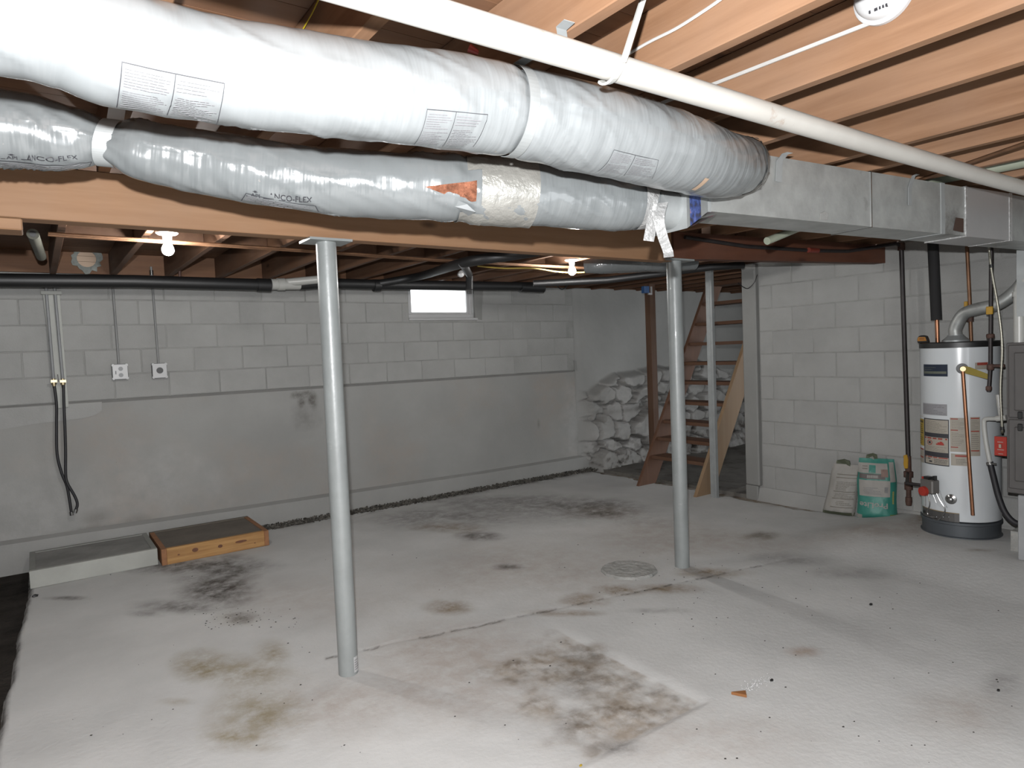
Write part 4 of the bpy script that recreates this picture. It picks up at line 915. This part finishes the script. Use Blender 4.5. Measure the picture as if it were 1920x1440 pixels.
g2 = PZ(1385, 1297, .006)
tag(mk('wood_splinter', lambda bm: polyprism(bm, [PZ(1371, 1297, .012), PZ(1400, 1303, .012), PZ(1398, 1294, .012)], (0, 0, -.012)), M('orange_wood', (.45, .18, .05), .7)), 'orange wooden wedge lying on the floor by the wet patch', 'wood scrap')
def crumbs(bm):
    R8 = random.Random(4)
    for i in range(120):
        k = R8.random(); c = PZ(1392+k*50+R8.gauss(0, 5), 1294-k*22+R8.gauss(0, 4), .003); s = R8.uniform(.001, .006)*(1.2-k*.5)
        vs = [bm.verts.new(c+V((dx*s, dy*s, dz*s*.7))) for dx, dy, dz in ((1, 0, 0), (-1, .2, 0), (0, 1, 0), (.1, -1, 0), (0, 0, 1))]
        for f in ((0, 2, 4), (2, 1, 4), (1, 3, 4), (3, 0, 4)): bm.faces.new([vs[q] for q in f])
g = tag(mk('plaster_crumbs', crumbs, m_white), 'small heap of white plaster crumbs beside the orange wedge', 'crumbs'); g['kind'] = 'stuff'
for px, py, s, lab in ((1447, 1275, .009, 'small black pellet beside the white crumbs on the floor'), (1633, 1133, .011, 'small black pellet alone on the floor toward the water heater'), (1872, 1294, .008, 'small black pellet on the floor at the right edge'), (66, 1117, .016, 'small dark pebble by the corner of the grey platform'), (1089, 1435, .006, 'tiny pale yellow bit on the floor at the bottom edge')):
    c = PZ(px, py, s*.5)
    def peb(bm):
        bmesh.ops.create_icosphere(bm, subdivisions=1, radius=1)
        for v in bm.verts: v.co = V((v.co.x*s*1.3, v.co.y*s*.8, v.co.z*s*.7))*(1+.2*mnoise.noise(v.co*2)) + c
    tag(mk('pebble', peb, m_yelp if py > 1430 else m_black, smooth=True), lab, 'debris')
def debris(bm):
    R9 = random.Random(12)
    for i in range(260):
        px, py = (R9.uniform(380, 560), R9.uniform(1140, 1180)) if i < 60 else (R9.uniform(1040, 1700), R9.uniform(1030, 1180)) if i < 140 else (R9.uniform(60, 1900), R9.uniform(950, 1430))
        s = R9.uniform(.0015, .005); c = PZ(px, py, .003); c.z += FZ(c.x, c.y)
        if not (0 < c.x < 5.4 and c.y < 6.1): continue
        vs = [bm.verts.new(c+V((dx*s, dy*s, dz*s*.7))) for dx, dy, dz in ((1.6, 0, 0), (-1, .2, 0), (0, 1, 0), (.1, -1, 0), (0, 0, 1))]
        for f in ((0, 2, 4), (2, 1, 4), (1, 3, 4), (3, 0, 4)): bm.faces.new([vs[q] for q in f])
g = tag(mk('floor_grit', debris, m_soil), 'scattered dark grit and specks over the concrete floor', 'grit'); g['kind'] = 'stuff'

# ---- bags of mortar leaning on the right wall
class Bag:
    def __init__(s, a, b, h, th, lean, seed, shear=0):
        s.shear = shear
        s.a, s.b = V(a), V(b); s.w = (s.b-s.a).length; s.u = (s.b-s.a).normalized(); s.n = V((s.u.y, -s.u.x, 0))
        if s.n.dot(CAM-s.a) < 0: s.n = -s.n
        s.h = h; s.th = th; s.lean = lean; s.seed = seed
    def pos(s, x, z, side, off=0):       # x,z in 0..1
        e = max(0, 1-abs(2*x-1)**3.0)**.6; f = min(1, (z*9+.25))*max(.10, 1-z**5)
        t = s.th*e*f*.5 + .012*mnoise.noise(V((x*4, z*4, s.seed)))*e + .006*mnoise.noise(V((x*11, z*11, s.seed+2)))*e
        up_ = V((0, 0, 1))*cos(s.lean) - s.n*sin(s.lean); xw = .5+(x-.5)*(1-.10*z*z+.03*sin(z*9+s.seed))
        return s.a + s.u*(xw*s.w + s.shear*z) + up_*(z*s.h) + s.n*(side*t + off) + V((0, 0, .004))
    def mesh(s, name, mat, parent, n=22, m=26):
        bm = NB(); fr = [[bm.verts.new(s.pos(i/n, j/m, 1)) for j in range(m+1)] for i in range(n+1)]; bk = [[bm.verts.new(s.pos(i/n, j/m, -1)) for j in range(m+1)] for i in range(n+1)]
        for g_ in (fr, bk):
            for i in range(n):
                for j in range(m): bm.faces.new((g_[i][j], g_[i+1][j], g_[i+1][j+1], g_[i][j+1]))
        for i in range(n):
            for j in (0, m): bm.faces.new((fr[i][j], fr[i+1][j], bk[i+1][j], bk[i][j]))
        for j in range(m):
            for i in (0, n): bm.faces.new((fr[i][j], fr[i][j+1], bk[i][j+1], bk[i][j]))
        return obj(name, bm, mat, parent, smooth=True, ang=60)
    def on(s, off=.002): return lambda x, z: s.pos(x, z, 1, off)
m_teal = M('teal_bag_print', (.055, .34, .27), .5, var=.12, ns=6, bump=.4, bs=14)
m_paper = M('pale_bag_paper', (.52, .50, .46), .7, var=.06, ns=6, bump=.3, bs=14)
m_bgrey = M('bag_grey_print', (.20, .17, .16), .6); m_bgreen = M('bag_dark_green', (.13, .15, .09), .7)
ta, tb_ = PZ(1607, 972, .0), PZ(1683, 978, .0)
bg = Bag(ta, tb_, .50, .15, .12, 2.0)
t = thing('mortar_bag', (ta+tb_)/2, 'teal and white mortar bag leaning in front of the cream bag', 'bag', 'mortar bags by the block wall')
bg.mesh('sack', m_teal, t); F = bg.on()
mk('white_panel', lambda bm: patch(bm, F, .06, .84, .40, .66, 12, 10), m_paper, t, smooth=True)
mk('panel_print', lambda bm: (bars(bm, bg.on(.0035), .16, .62, .43, .55, 5, 61), patch(bm, bg.on(.0035), .70, .78, .47, .56, 2, 2)), M('faint_print', (.36, .36, .36), .7), t)
mk('grey_band', lambda bm: patch(bm, F, .0, .72, .68, .76, 10, 4), m_bgrey, t, smooth=True)
mk('band_lettering', lambda bm: bars(bm, bg.on(.004), .26, .56, .68, .74, 1, 63, 2, .7), m_paper, t)
mk('folded_top', lambda bm: patch(bm, bg.on(.006), .0, .80, .77, .93, 10, 6), m_paper, t, smooth=True)
mk('teal_square', lambda bm: patch(bm, bg.on(.009), .30, .48, .78, .90, 3, 3), m_teal, t)
mk('top_print', lambda bm: bars(bm, bg.on(.009), .12, .27, .82, .90, 2, 65), m_inkb, t)
mk('pink_print', lambda bm: patch(bm, bg.on(.009), .62, .80, .72, .84, 4, 4), M('dusty_pink', (.38, .25, .21), .7), t)
mk('white_edge', lambda bm: patch(bm, bg.on(.004), .84, .97, .64, .95, 3, 8), m_paper, t)
mk('lettering', lambda bm: put_text(bm, 'ProLite', lambda a, b: bg.pos(.78-a*.72, .30-b*.085, 1, .0035), 1, 1, .02), m_paper, t)
mk('yellow_lettering', lambda bm: bars(bm, lambda u, v: bg.pos(v, u, 1, .0035), .28, .50, .88, .93, 1, 66, 2, .8), M('yellow_print', (.55, .50, .15), .6), t)
mk('green_corner', lambda bm: patch(bm, bg.on(.003), .82, 1, .02, .12, 3, 3), M('olive_print', (.20, .26, .05), .6), t)
mk('corner_print', lambda bm: patch(bm, bg.on(.003), .0, .14, .02, .09, 3, 3), m_paper, t)
def tuft(b, x0, x1, hh, sd):
    def f(bm):
        pts = [(x0, 0, .0), (x1, 0, .0), (x1-.03, hh*.8, .01), ((x0+x1)/2+.04, hh, .02), (x0+.04, hh*.75, 0)]
        base = b.pos((x0+x1)/2, .95, 0)
        vs = [b.pos(x, .94, 0, -.02)+V((0, 0, z))+b.n*o for x, z, o in pts]; polyprism(bm, vs, b.n*.02)
    return f
mk('paper_tuft', tuft(bg, .18, .55, .075, 1), m_bgreen, t); mk('paper_tuft', tuft(bg, .26, .46, .05, 2), m_paper, t)
ca, cb_ = PZ(1552, 962, .0), PZ(1640, 962, 0); cb_ = ca + (cb_-ca)*.85
bc = Bag(V((5.49, 3.17, 0)), V((5.55, 2.93, 0)), .43, .12, .10, 7.0, .07)
t = thing('mortar_bag', (ca+cb_)/2, 'cream paper mortar bag with dark print behind the teal bag', 'bag', 'mortar bags by the block wall')
bc.mesh('sack', m_paper, t)
def cprint(bm):
    f = bc.on(.003)
    for z in (.16, .33, .47, .80, .74): strip(bm, f, .25, 1, z, z+.016, 8)
    bars(bm, f, .3, .95, .50, .68, 7, 70); bars(bm, f, .3, .95, .35, .45, 4, 71); bars(bm, f, .4, .95, .20, .30, 3, 72)
mk('bag_print', cprint, m_inkb, t)
mk('green_base', lambda bm: patch(bm, bc.on(.003), .0, 1, .0, .07, 10, 3), m_bgreen, t)
mk('paper_tuft', tuft(bc, .10, .62, .07, 3), m_bgreen, t)

# ================================================================== WATER HEATER
hx, hy, hr = 5.435, 2.085, .245; hz = FZ(hx-.2, hy)
HZT = PX(1797, 652, hx-.23).z
ht = thing('water_heater', (hx, hy, hz), 'tall white cylindrical gas water heater with warning labels', 'water heater')
mk('tank', lambda bm: lathe(bm, (hx, hy, hz+.115), (0, 0, 1), [(0, hr-.01), (.005, hr), (HZT-hz-.115, hr)], 64), m_enamel, ht, smooth=True, ang=50)
mk('top_cap', lambda bm: lathe(bm, (hx, hy, HZT), (0, 0, 1), [(0, hr+.004), (.035, hr+.004), (.04, hr-.005), (.041, 0)], 64), m_black, ht, smooth=True)
mk('base_stand', lambda bm: lathe(bm, (hx, hy, hz-.01), (0, 0, 1), [(0, hr+.006), (.015, hr+.006), (.02, hr-.004), (.098, hr-.004), (.103, hr+.006), (.12, hr+.006), (.122, hr-.02)], 64), M('grey_stand', (.17, .19, .21), .45, .4, .1), ht, smooth=True)
def hit(px, py, off=0):         # where a view ray meets the tank: (angle, z)
    d = ray(px, py); r = hr+off; o = V((CAM.x-hx, CAM.y-hy)); dv = V((d.x, d.y)); a = dv.dot(dv); b = 2*o.dot(dv); c = o.dot(o)-r*r
    disc = max(0, b*b-4*a*c); k = (-b-sqrt(disc))/(2*a); p = CAM+d*k; return atan2(p.y-hy, p.x-hx) % (2*pi), p.z
def HP(th, z, off=.0015): return V((hx+(hr+off)*cos(th), hy+(hr+off)*sin(th), z))
LBL = [None]
def lab(name, x0, y0, x1, y1, mat, off=.0012):      # label given by its photo corners, laid on the tank
    t0, za = hit(x0, y0); t1, zb = hit(x1, y1); 
    fn = lambda a, b, o=off: HP(t0+(t1-t0)*a, zb+(za-zb)*b, o)
    LBL[0] = mk(name, lambda bm: patch(bm, fn, 0, 1, 0, 1, 10, 2), mat, ht); return lambda o: (lambda a, b: fn(a, b, o))
f = lab('name_plate', 1732, 683, 1777, 706, M('navy_plate', (.02, .035, .07), .3))
mk('name_plate_print', lambda bm: (strip(bm, f(.0022), .04, .96, .22, .42), bars(bm, f(.0022), .08, .8, .5, .85, 2, 80, 3, .2)), M('plate_print', (.20, .22, .17), .4), LBL[0])
f = lab('rating_label', 1731, 755, 1776, 780, M('grey_label', (.48, .48, .50), .6)); mk('label_print', lambda bm: bars(bm, f(.002), .04, .96, .08, .92, 6, 81), m_inkl, LBL[0])
f = lab('side_label', 1717, 778, 1731, 781, m_yelp); f = lab('yellow_label', 1715, 783, 1733, 836, m_yelp)
mk('label_print', lambda bm: (patch(bm, f(.002), .1, .9, .86, .94, 3, 1), patch(bm, f(.002), .3, .9, .46, .5, 3, 1), bars(bm, f(.002), .15, .9, .52, .82, 4, 82), bars(bm, f(.002), .15, .9, .05, .42, 5, 83)), M('yellow_label_ink', (.16, .11, .02), .6), LBL[0])
f = lab('side_label', 1716, 837, 1733, 868, m_cream); mk('label_print', lambda bm: (patch(bm, f(.002), .1, .95, .9, .99, 3, 1), patch(bm, f(.002), .1, .95, .34, .44, 3, 1)), m_redp, LBL[0])
f = lab('warning_label', 1733, 783, 1780, 875, m_ink)
f = lab('warning_panel', 1735, 785, 1778, 814, m_cream, .0018); mk('label_print', lambda bm: bars(bm, f(.0026), .05, .97, .05, .92, 8, 84, 3, .25), m_inkb, LBL[0])
f = lab('warning_panel', 1735, 817, 1778, 850, m_cream, .0018)
mk('label_print', lambda bm: bars(bm, f(.0026), .05, .97, .05, .4, 4, 85, 3, .25), m_inkb, LBL[0])
mk('red_header', lambda bm: patch(bm, f(.0026), .01, .97, .87, .97, 4, 1), m_redp, LBL[0])
mk('flame_mark', lambda bm: (patch(bm, f(.0026), .56, .86, .50, .60, 4, 1), patch(bm, f(.0026), .62, .84, .60, .68, 4, 1), patch(bm, f(.0026), .70, .80, .68, .74, 2, 1)), M('flame_red', (.62, .07, .05), .6), LBL[0])
def prohibit(bm):
    g_ = f(.0028); n = 24
    for i in range(n):
        a, b = 2*pi*i/n, 2*pi*(i+1)/n; q = lambda an, r: g_(.27+cos(an)*r*.13, .62+sin(an)*r*.185)
        bm.faces.new([bm.verts.new(q(a, 1)), bm.verts.new(q(b, 1)), bm.verts.new(q(b, .78)), bm.verts.new(q(a, .78))])
    bm.faces.new([bm.verts.new(g_(.27+x*.13, .62+y*.185)) for x, y in ((-.75, .62), (-.62, .75), (.75, -.62), (.62, -.75))])
mk('no_fire_mark', prohibit, m_redp, LBL[0]); mk('can_mark', lambda bm: patch(bm, f(.0024), .215, .325, .54, .70, 2, 1), m_ink, LBL[0])
f = lab('warning_panel', 1736, 853, 1779, 873, m_cream, .0018); mk('red_header', lambda bm: patch(bm, f(.0026), .01, .97, .84, .98, 4, 1), m_redp, LBL[0])
mk('label_print', lambda bm: (bars(bm, f(.0026), .45, .97, .1, .75, 4, 86), patch(bm, f(.0026), .15, .28, .62, .74, 2, 1), patch(bm, f(.0026), .22, .36, .2, .4, 2, 1), patch(bm, f(.0026), .06, .1, .6, .7, 1, 1)), m_ink, LBL[0])
for (x0, y0, x1, y1, sd) in ((1781, 783, 1812, 848, 87), (1819, 782, 1838, 855, 90)):
    f = lab('instruction_label', x0, y0, x1, y1, m_cream)
    mk('red_header', lambda bm: [patch(bm, f(.002), .05, .5+.4*(sd > 88), a, a+.03, 3, 1) for a in (.95, .62, .12)], m_redp, LBL[0])
    mk('label_print', lambda bm: (bars(bm, f(.002), .1, .9, .66, .93, 7, sd, 2, .25), bars(bm, f(.002), .1, .9, .18, .58, 8, sd+1, 2, .25)), m_inkb, LBL[0])
f = lab('instruction_label', 1783, 850, 1815, 874, m_cream); mk('red_header', lambda bm: patch(bm, f(.002), .25, 1, .74, .9, 3, 1), m_redp, LBL[0]); mk('label_print', lambda bm: bars(bm, f(.002), .3, .95, .1, .6, 4, 92), m_inkb, LBL[0])
f = lab('instruction_label', 1828, 680, 1852, 692, m_cream); mk('red_header', lambda bm: patch(bm, f(.002), .15, 1, .6, 1, 3, 1), m_redp, LBL[0])
# relief valve with tag and copper discharge
th, z = hit(1804, 691)
rv = HP(th, z, 0); rn = V((cos(th), sin(th), 0))
mk('valve_ring', lambda bm: lathe(bm, rv, rn, [(0, .036), (.006, .036), (.007, .012)], 28), m_black, ht, smooth=True)
mk('relief_valve', lambda bm: tube(bm, [rv, rv+rn*.075], .017, 14), m_brass, ht, smooth=True)
e0 = rv+rn*.062
tgp = [PX(1806, 686, e0.x), PX(1818, 688, e0.x), PX(1852, 701, e0.x), PX(1852, 711, e0.x), PX(1810, 700, e0.x)]
mk('yellow_tag', lambda bm: polyprism(bm, tgp, (-.002, 0, 0)), M('mustard_tag', (.42, .32, .03), .55), ht)
bot = PX(1824, 966, e0.x)
mk('discharge_pipe', lambda bm: tube(bm, [e0+V((0, 0, .0)), V((e0.x, e0.y, e0.z-.02)), V((bot.x, bot.y, bot.z))], .012, 14), m_cop, ht, smooth=True)
# gas control
th, z = hit(1751, 912); gc = HP(th, z, 0); gn = V((cos(th), sin(th), 0)); gs = V((-gn.y, gn.x, 0))
if gs.y > 0: gs = -gs
def gbox(bm, a, b):
    hexa(bm, [gc+gs*x+gn*y+V((0, 0, zz)) for zz in (a[2], b[2]) for x, y in ((a[0], a[1]), (b[0], a[1]), (b[0], b[1]), (a[0], b[1]))])
mk('gas_control', lambda bm: gbox(bm, (-.055, 0, -.045), (.05, .07, .055)), M('grey_cast', (.25, .235, .22), .5, .3), ht, bevel=.008)
mk('control_knob', lambda bm: lathe(bm, gc+gs*-.015+gn*.07+V((0, 0, -.03)), gn, [(0, .036), (.022, .032), (.024, .0)], 24), m_red, ht, smooth=True)
mk('top_button', lambda bm: gbox(bm, (-.03, .02, .055), (.01, .06, .075)), m_black, ht); mk('top_button', lambda bm: gbox(bm, (-.045, .02, .055), (-.031, .06, .07)), m_red, ht); mk('top_button', lambda bm: gbox(bm, (.03, .02, .05), (.045, .045, .085)), m_black, ht)
gpx = pc.copy(); gi = gc+gs*-.055+gn*.035
mk('gas_inlet', lambda bm: tube(bm, [V((5.58, gpx.y, gi.z)), V((gi.x+.0, gpx.y*.4+gi.y*.6, gi.z)), gi], .012, 12), m_iron, ht, smooth=True)
for a, w in ((((1747, 926), (1749, 945), (1744, 960), (1748, 968), (1757, 970)), .006), (((1760, 922), (1765, 935), (1774, 952), (1772, 962), (1762, 974), (1752, 972)), .006), (((1743, 926), (1742, 948)), .002), (((1755, 926), (1760, 942)), .002), (((1766, 918), (1771, 935), (1778, 951)), .002)):
    mk('burner_tube', lambda bm: tube(bm, spline([HP(*hit(x, y), .03-.004*i) for i, (x, y) in enumerate(a)], 5), w*.8, 8), m_chrome, ht, smooth=True)
f = lab('burner_plate', 1731, 948, 1799, 980, M('burner_plate_metal', (.23, .225, .22), .4, .5, .1), .004)
mk('burner_plate_trim', lambda bm: patch(bm, f(.006), 0, 1, .93, 1, 8, 1), M('rust_trim', (.40, .28, .12), .7), LBL[0])
mk('burner_window', lambda bm: (patch(bm, f(.007), .06, .16, .3, .6, 2, 1)), m_black, LBL[0])
mk('plate_screw', lambda bm: [lathe(bm, f(.006)(a, b), gn, [(0, .005), (.003, .003)], 10) for a, b in ((.66, .4), (.78, .5), (.5, .25))], m_chrome, LBL[0])
th, z = hit(1783, 936); dv_ = HP(th, z, 0); dnn = V((cos(th), sin(th), 0))
mk('drain_valve', lambda bm: lathe(bm, dv_, dnn, [(0, .036), (.004, .034), (.010, .018), (.03, .012), (.034, .0)], 24), m_chrome, ht, smooth=True)
f = lab('small_red_label', 1716, 892, 1727, 897, m_redp)
# top fittings
zc = HZT+.04
def above(px, py, x): return PX(px, py, x)
ct = above(1758, 640, 5.40); ct.z = zc
mk('hot_pipe', lambda bm: tube(bm, [V((ct.x, ct.y, zc-.005)), V((ct.x-.0, ct.y+.004, PX(1757, 590, 5.40).z))], .0145, 14), m_cop, ht, smooth=True)
ft0, ft1 = PX(1756, 600, 5.40), PX(1748, 430, 5.40)
mk('pipe_insulation', lambda bm: tube(bm, [ft0, ft1], .036, 20), m_foam, ht, smooth=True)
cw = PX(1821, 640, 5.50); cw.z = zc
mk('cold_pipe', lambda bm: tube(bm, [cw+V((0, 0, -.005)), PX(1818, 560, 5.50), PX(1812, 440, 5.50)], .0125, 12), m_copd, ht, smooth=True)
cv = PX(1819, 590, 5.49)
mk('cold_valve', lambda bm: tube(bm, [cv+V((0, 0, -.05)), cv+V((0, 0, .05))], .022, 12), m_rust, ht, smooth=True)
vh2 = PX(1811, 577, 5.46); mk('valve_handle', lambda bm: box(bm, vh2-V((.006, .012, .045)), vh2+V((.006, .012, .045))), m_yellow, ht, bevel=.004)
# flue
fb = PX(1792, 636, hx); fb.z = zc
mk('draft_hood', lambda bm: lathe(bm, (hx, fb.y, zc), (0, 0, 1), [(0, .085), (.012, .085), (.02, .075), (.045, .05), (.05, .05)], 32), m_galv2, ht, smooth=True)
fl_ = spline([V((hx, fb.y, zc+.045)), V((hx, fb.y, zc+.10)), PX(1806, 590, hx-.01), PX(1830, 580, hx-.02), PX(1870, 570, hx-.02), PX(1905, 545, hx-.01), PX(1925, 515, hx-.0), PX(1930, 470, hx)], 6)
mk('flue_pipe', lambda bm: tube(bm, fl_, .043, 24), m_galv, ht, smooth=True)

# tape measure on top
tm = PX(1729, 632, hx-.14); tm.z = zc+.001
t = thing('tape_measure', tm, 'orange and black tape measure lying on the water heater', 'tape measure')
mk('case', lambda bm: polyprism(bm, [tm+V((0, a, b)) for a, b in ((.034, 0), (.036, .03), (.026, .05), (.0, .056), (-.026, .048), (-.036, .02), (-.04, .0))], (.036, 0, 0)), m_black, t, bevel=.004)
mk('face', lambda bm: polyprism(bm, [tm+V((-.0005, a, b)) for a, b in ((.030, .013), (.031, .032), (.023, .043), (-.022, .041), (-.03, .018), (-.03, .013))], (-.003, 0, 0)), M('orange_plastic', (.62, .26, .03), .5), t)
mk('face_print', lambda bm: box(bm, tm+V((-.0045, -.015, .024)), tm+V((-.0034, .018, .034))), M('dark_orange_print', (.35, .12, .02), .5), t)

# gas drop by the furnace with yellow valve
xg = 5.16
t = thing('gas_pipe', PX(1853, 735, xg), 'black iron gas pipe with yellow valve between heater and furnace', 'pipe')
ga, gb_, gcap = PX(1859, 440, xg), PX(1857, 690, xg), PX(1854, 734, xg)
mk('pipe_run', lambda bm: tube(bm, [ga, gb_, gcap], .0125, 12), m_iron, t, smooth=True)
for py, r, l in ((582, .02, .035), (630, .024, .03), (688, .021, .04), (728, .018, .03)):
    c = PX(1857 if py < 700 else 1854, py, xg); mk('fitting', lambda bm: lathe(bm, c+V((0, 0, -l/2)), (0, 0, 1), [(0, r*.8), (.006, r), (l-.006, r), (l, r*.8)], 12), m_rust if py > 600 else m_brass, t, smooth=True)
c = PX(1857, 686, xg); c2 = PX(1884, 686, xg); mk('side_pipe', lambda bm: tube(bm, [c, c2], .011, 10), m_rust, t, smooth=True)
vv = PX(1856, 582, xg-.03); mk('valve_handle', lambda bm: box(bm, vv-V((.006, .018, .026)), vv+V((.006, .022, .026))), m_yellow, t, bevel=.004)
# flexible metal conduit and red switch box
xc = 5.06
cpts = spline([PX(1853, 440, xc), PX(1855, 470, xc), PX(1859, 505, xc), PX(1872, 580, xc), PX(1879, 650, xc), PX(1876, 730, xc), PX(1879, 800, xc), PX(1879, 812, xc)], 24)
t = thing('flexible_conduit', PX(1877, 835, xc), 'bright ribbed metal cable running down to a red switch box', 'conduit')
mk('ribbed_cable', lambda bm: tube(bm, cpts, [.0085 if i % 2 else .0068 for i in range(len(cpts))], 10), M('conduit_metal', (.62, .60, .50), .35, .7), t, smooth=True)
mk('cable_clip', lambda bm: tube(bm, [PX(1858, 496, xc), PX(1859, 502, xc)], .012, 10), m_black, t); mk('cable_clip', lambda bm: tube(bm, [PX(1879, 800, xc), PX(1879, 806, xc)], .012, 10), m_black, t)
s0, s1 = PX(1867, 853, xc), PX(1889, 819, xc)
mk('switch_box', lambda bm: box(bm, (xc-.012, s0.y, s0.z), (xc+.04, s1.y, s1.z)), m_galv2, t)
mk('red_cover', lambda bm: box(bm, (xc-.018, s0.y+.002, s0.z), (xc-.012, s1.y-.002, s1.z)), m_red, t, bevel=.002)
mk('switch_lever', lambda bm: box(bm, (xc-.028, (s0.y+s1.y)/2-.006, (s0.z+s1.z)/2-.01), (xc-.018, (s0.y+s1.y)/2+.006, (s0.z+s1.z)/2+.014)), M('pale_lever', (.6, .5, .4), .5), t)
fcv = lambda u, v: V((xc-.0185, s0.y+(s1.y-s0.y)*u, s0.z+(s1.z-s0.z)*v)); mk('cover_print', lambda bm: (bars(bm, fcv, .25, .8, .66, .76, 1, 95, 1, .5), bars(bm, fcv, .2, .85, .26, .36, 1, 96, 1, .5), bars(bm, fcv, .3, .75, .06, .14, 1, 97, 1, .5)), M('pale_print', (.65, .45, .4), .6), t)
# condensate pipe and black hose
xw = 5.10
t = thing('condensate_pipe', PX(1855, 865, xw), 'white plastic condensate pipe with clamp and black hose', 'pipe')
mk('upper_pipe', lambda bm: tube(bm, [PX(1871, 740, xw), PX(1877, 783, xw)], .013, 12), m_pvcw, t, smooth=True)
mk('cross_pipe', lambda bm: tube(bm, spline([PX(1886, 784, xw), PX(1866, 785, xw), PX(1848, 786, xw), PX(1845, 796, xw), PX(1849, 830, xw), PX(1856, 866, xw)], 6), .0145, 14), m_pvcw, t, smooth=True)
mk('tee', lambda bm: tube(bm, [PX(1868, 785, xw), PX(1887, 783, xw)], .019, 14), m_pvcw, t, smooth=True)
mk('clamp', lambda bm: lathe(bm, PX(1856, 869, xw), (0, .2, 1), [(-.008, .021), (.008, .021)], 18), m_chrome, t, smooth=True); mk('clamp_screw', lambda bm: tube(bm, [PX(1858, 869, xw-.02), PX(1868, 870, xw-.02)], .006, 8), m_chrome, t)
mk('hose', lambda bm: tube(bm, spline([PX(1856, 866, xw), PX(1863, 895, xw), PX(1872, 930, xw), PX(1884, 960, xw), PX(1900, 978, xw), PX(1920, 985, xw)], 7), .0185, 16), m_rub, t, smooth=True)

# ================================================================== FURNACE at the right edge
fx0 = 4.93; fL = PX(1886, 780, fx0).y; fz0, fz1 = PX(1888, 924, fx0).z, PX(1886, 643, fx0).z; fg = FZ(5.1, 1.5)
t = thing('furnace', (5.2, fL-.27, fg), 'taupe furnace cabinet cut off by the right edge', 'furnace')
mk('cabinet', lambda bm: box(bm, (fx0+.012, fL-.55, fz0), (5.62, fL, fz1)), m_furn, t, bevel=.004)
mk('door', lambda bm: box(bm, (fx0, fL-.545, fz0+.03), (fx0+.012, fL-.012, (fz0+fz1)/2-.004)), m_furn, t, bevel=.006); mk('door', lambda bm: box(bm, (fx0, fL-.545, (fz0+fz1)/2+.004), (fx0+.012, fL-.012, fz1-.012)), m_furn, t, bevel=.006)
mk('door_panel', lambda bm: box(bm, (fx0-.006, fL-.5, fz0+.08), (fx0, fL-.045, (fz0+fz1)/2-.05)), m_furn, t, bevel=.006); mk('door_panel', lambda bm: box(bm, (fx0-.006, fL-.5, (fz0+fz1)/2+.05), (fx0, fL-.045, fz1-.06)), m_furn, t, bevel=.006)
hh = PX(1913, 790, fx0-.01)
mk('latch', lambda bm: (box(bm, (fx0-.02, hh.y-.012, hh.z-.06), (fx0-.004, hh.y+.012, hh.z-.015)), box(bm, (fx0-.02, hh.y-.012, hh.z+.015), (fx0-.004, hh.y+.012, hh.z+.06))), m_black, t, bevel=.004)
lb = PX(1908, 925, fx0+.03)
mk('base_cabinet', lambda bm: box(bm, (fx0+.03, fL-.55, fg), (5.6, lb.y, fz0-.012)), M('white_cabinet', (.52, .53, .54), .4), t, bevel=.004)
mk('support_block', lambda bm: box(bm, (fx0+.22, lb.y-.02, fg-.01), (5.6, lb.y+.10, fg+.13)), m_conc, t)
mk('plenum', lambda bm: box(bm, (fx0+.02, fL-.55, fz1+.16), (5.28, PX(1906, 500, fx0+.02).y, JB-.01)), m_galv2, t)
mk('collar', lambda bm: box(bm, (fx0+.06, fL-.52, fz1-.001), (5.58, fL-.10, fz1+.161)), m_galv, t)
vp = PX(1911, 600, fx0+.06); 
mk('vent_pipe', lambda bm: tube(bm, spline([V((vp.x, vp.y, fz1-.002)), V((vp.x, vp.y, PX(1911, 560, vp.x).z)), PX(1912, 540, vp.x), PX(1920, 527, vp.x-.01), PX(1940, 520, vp.x-.02)], 6), .030, 20), m_pvcw, t, smooth=True)
mk('vent_coupling', lambda bm: lathe(bm, V((vp.x, vp.y, PX(1911, 556, vp.x).z)), (0, 0, 1), [(0, .036), (.03, .036)], 20), m_pvcw, t, smooth=True)
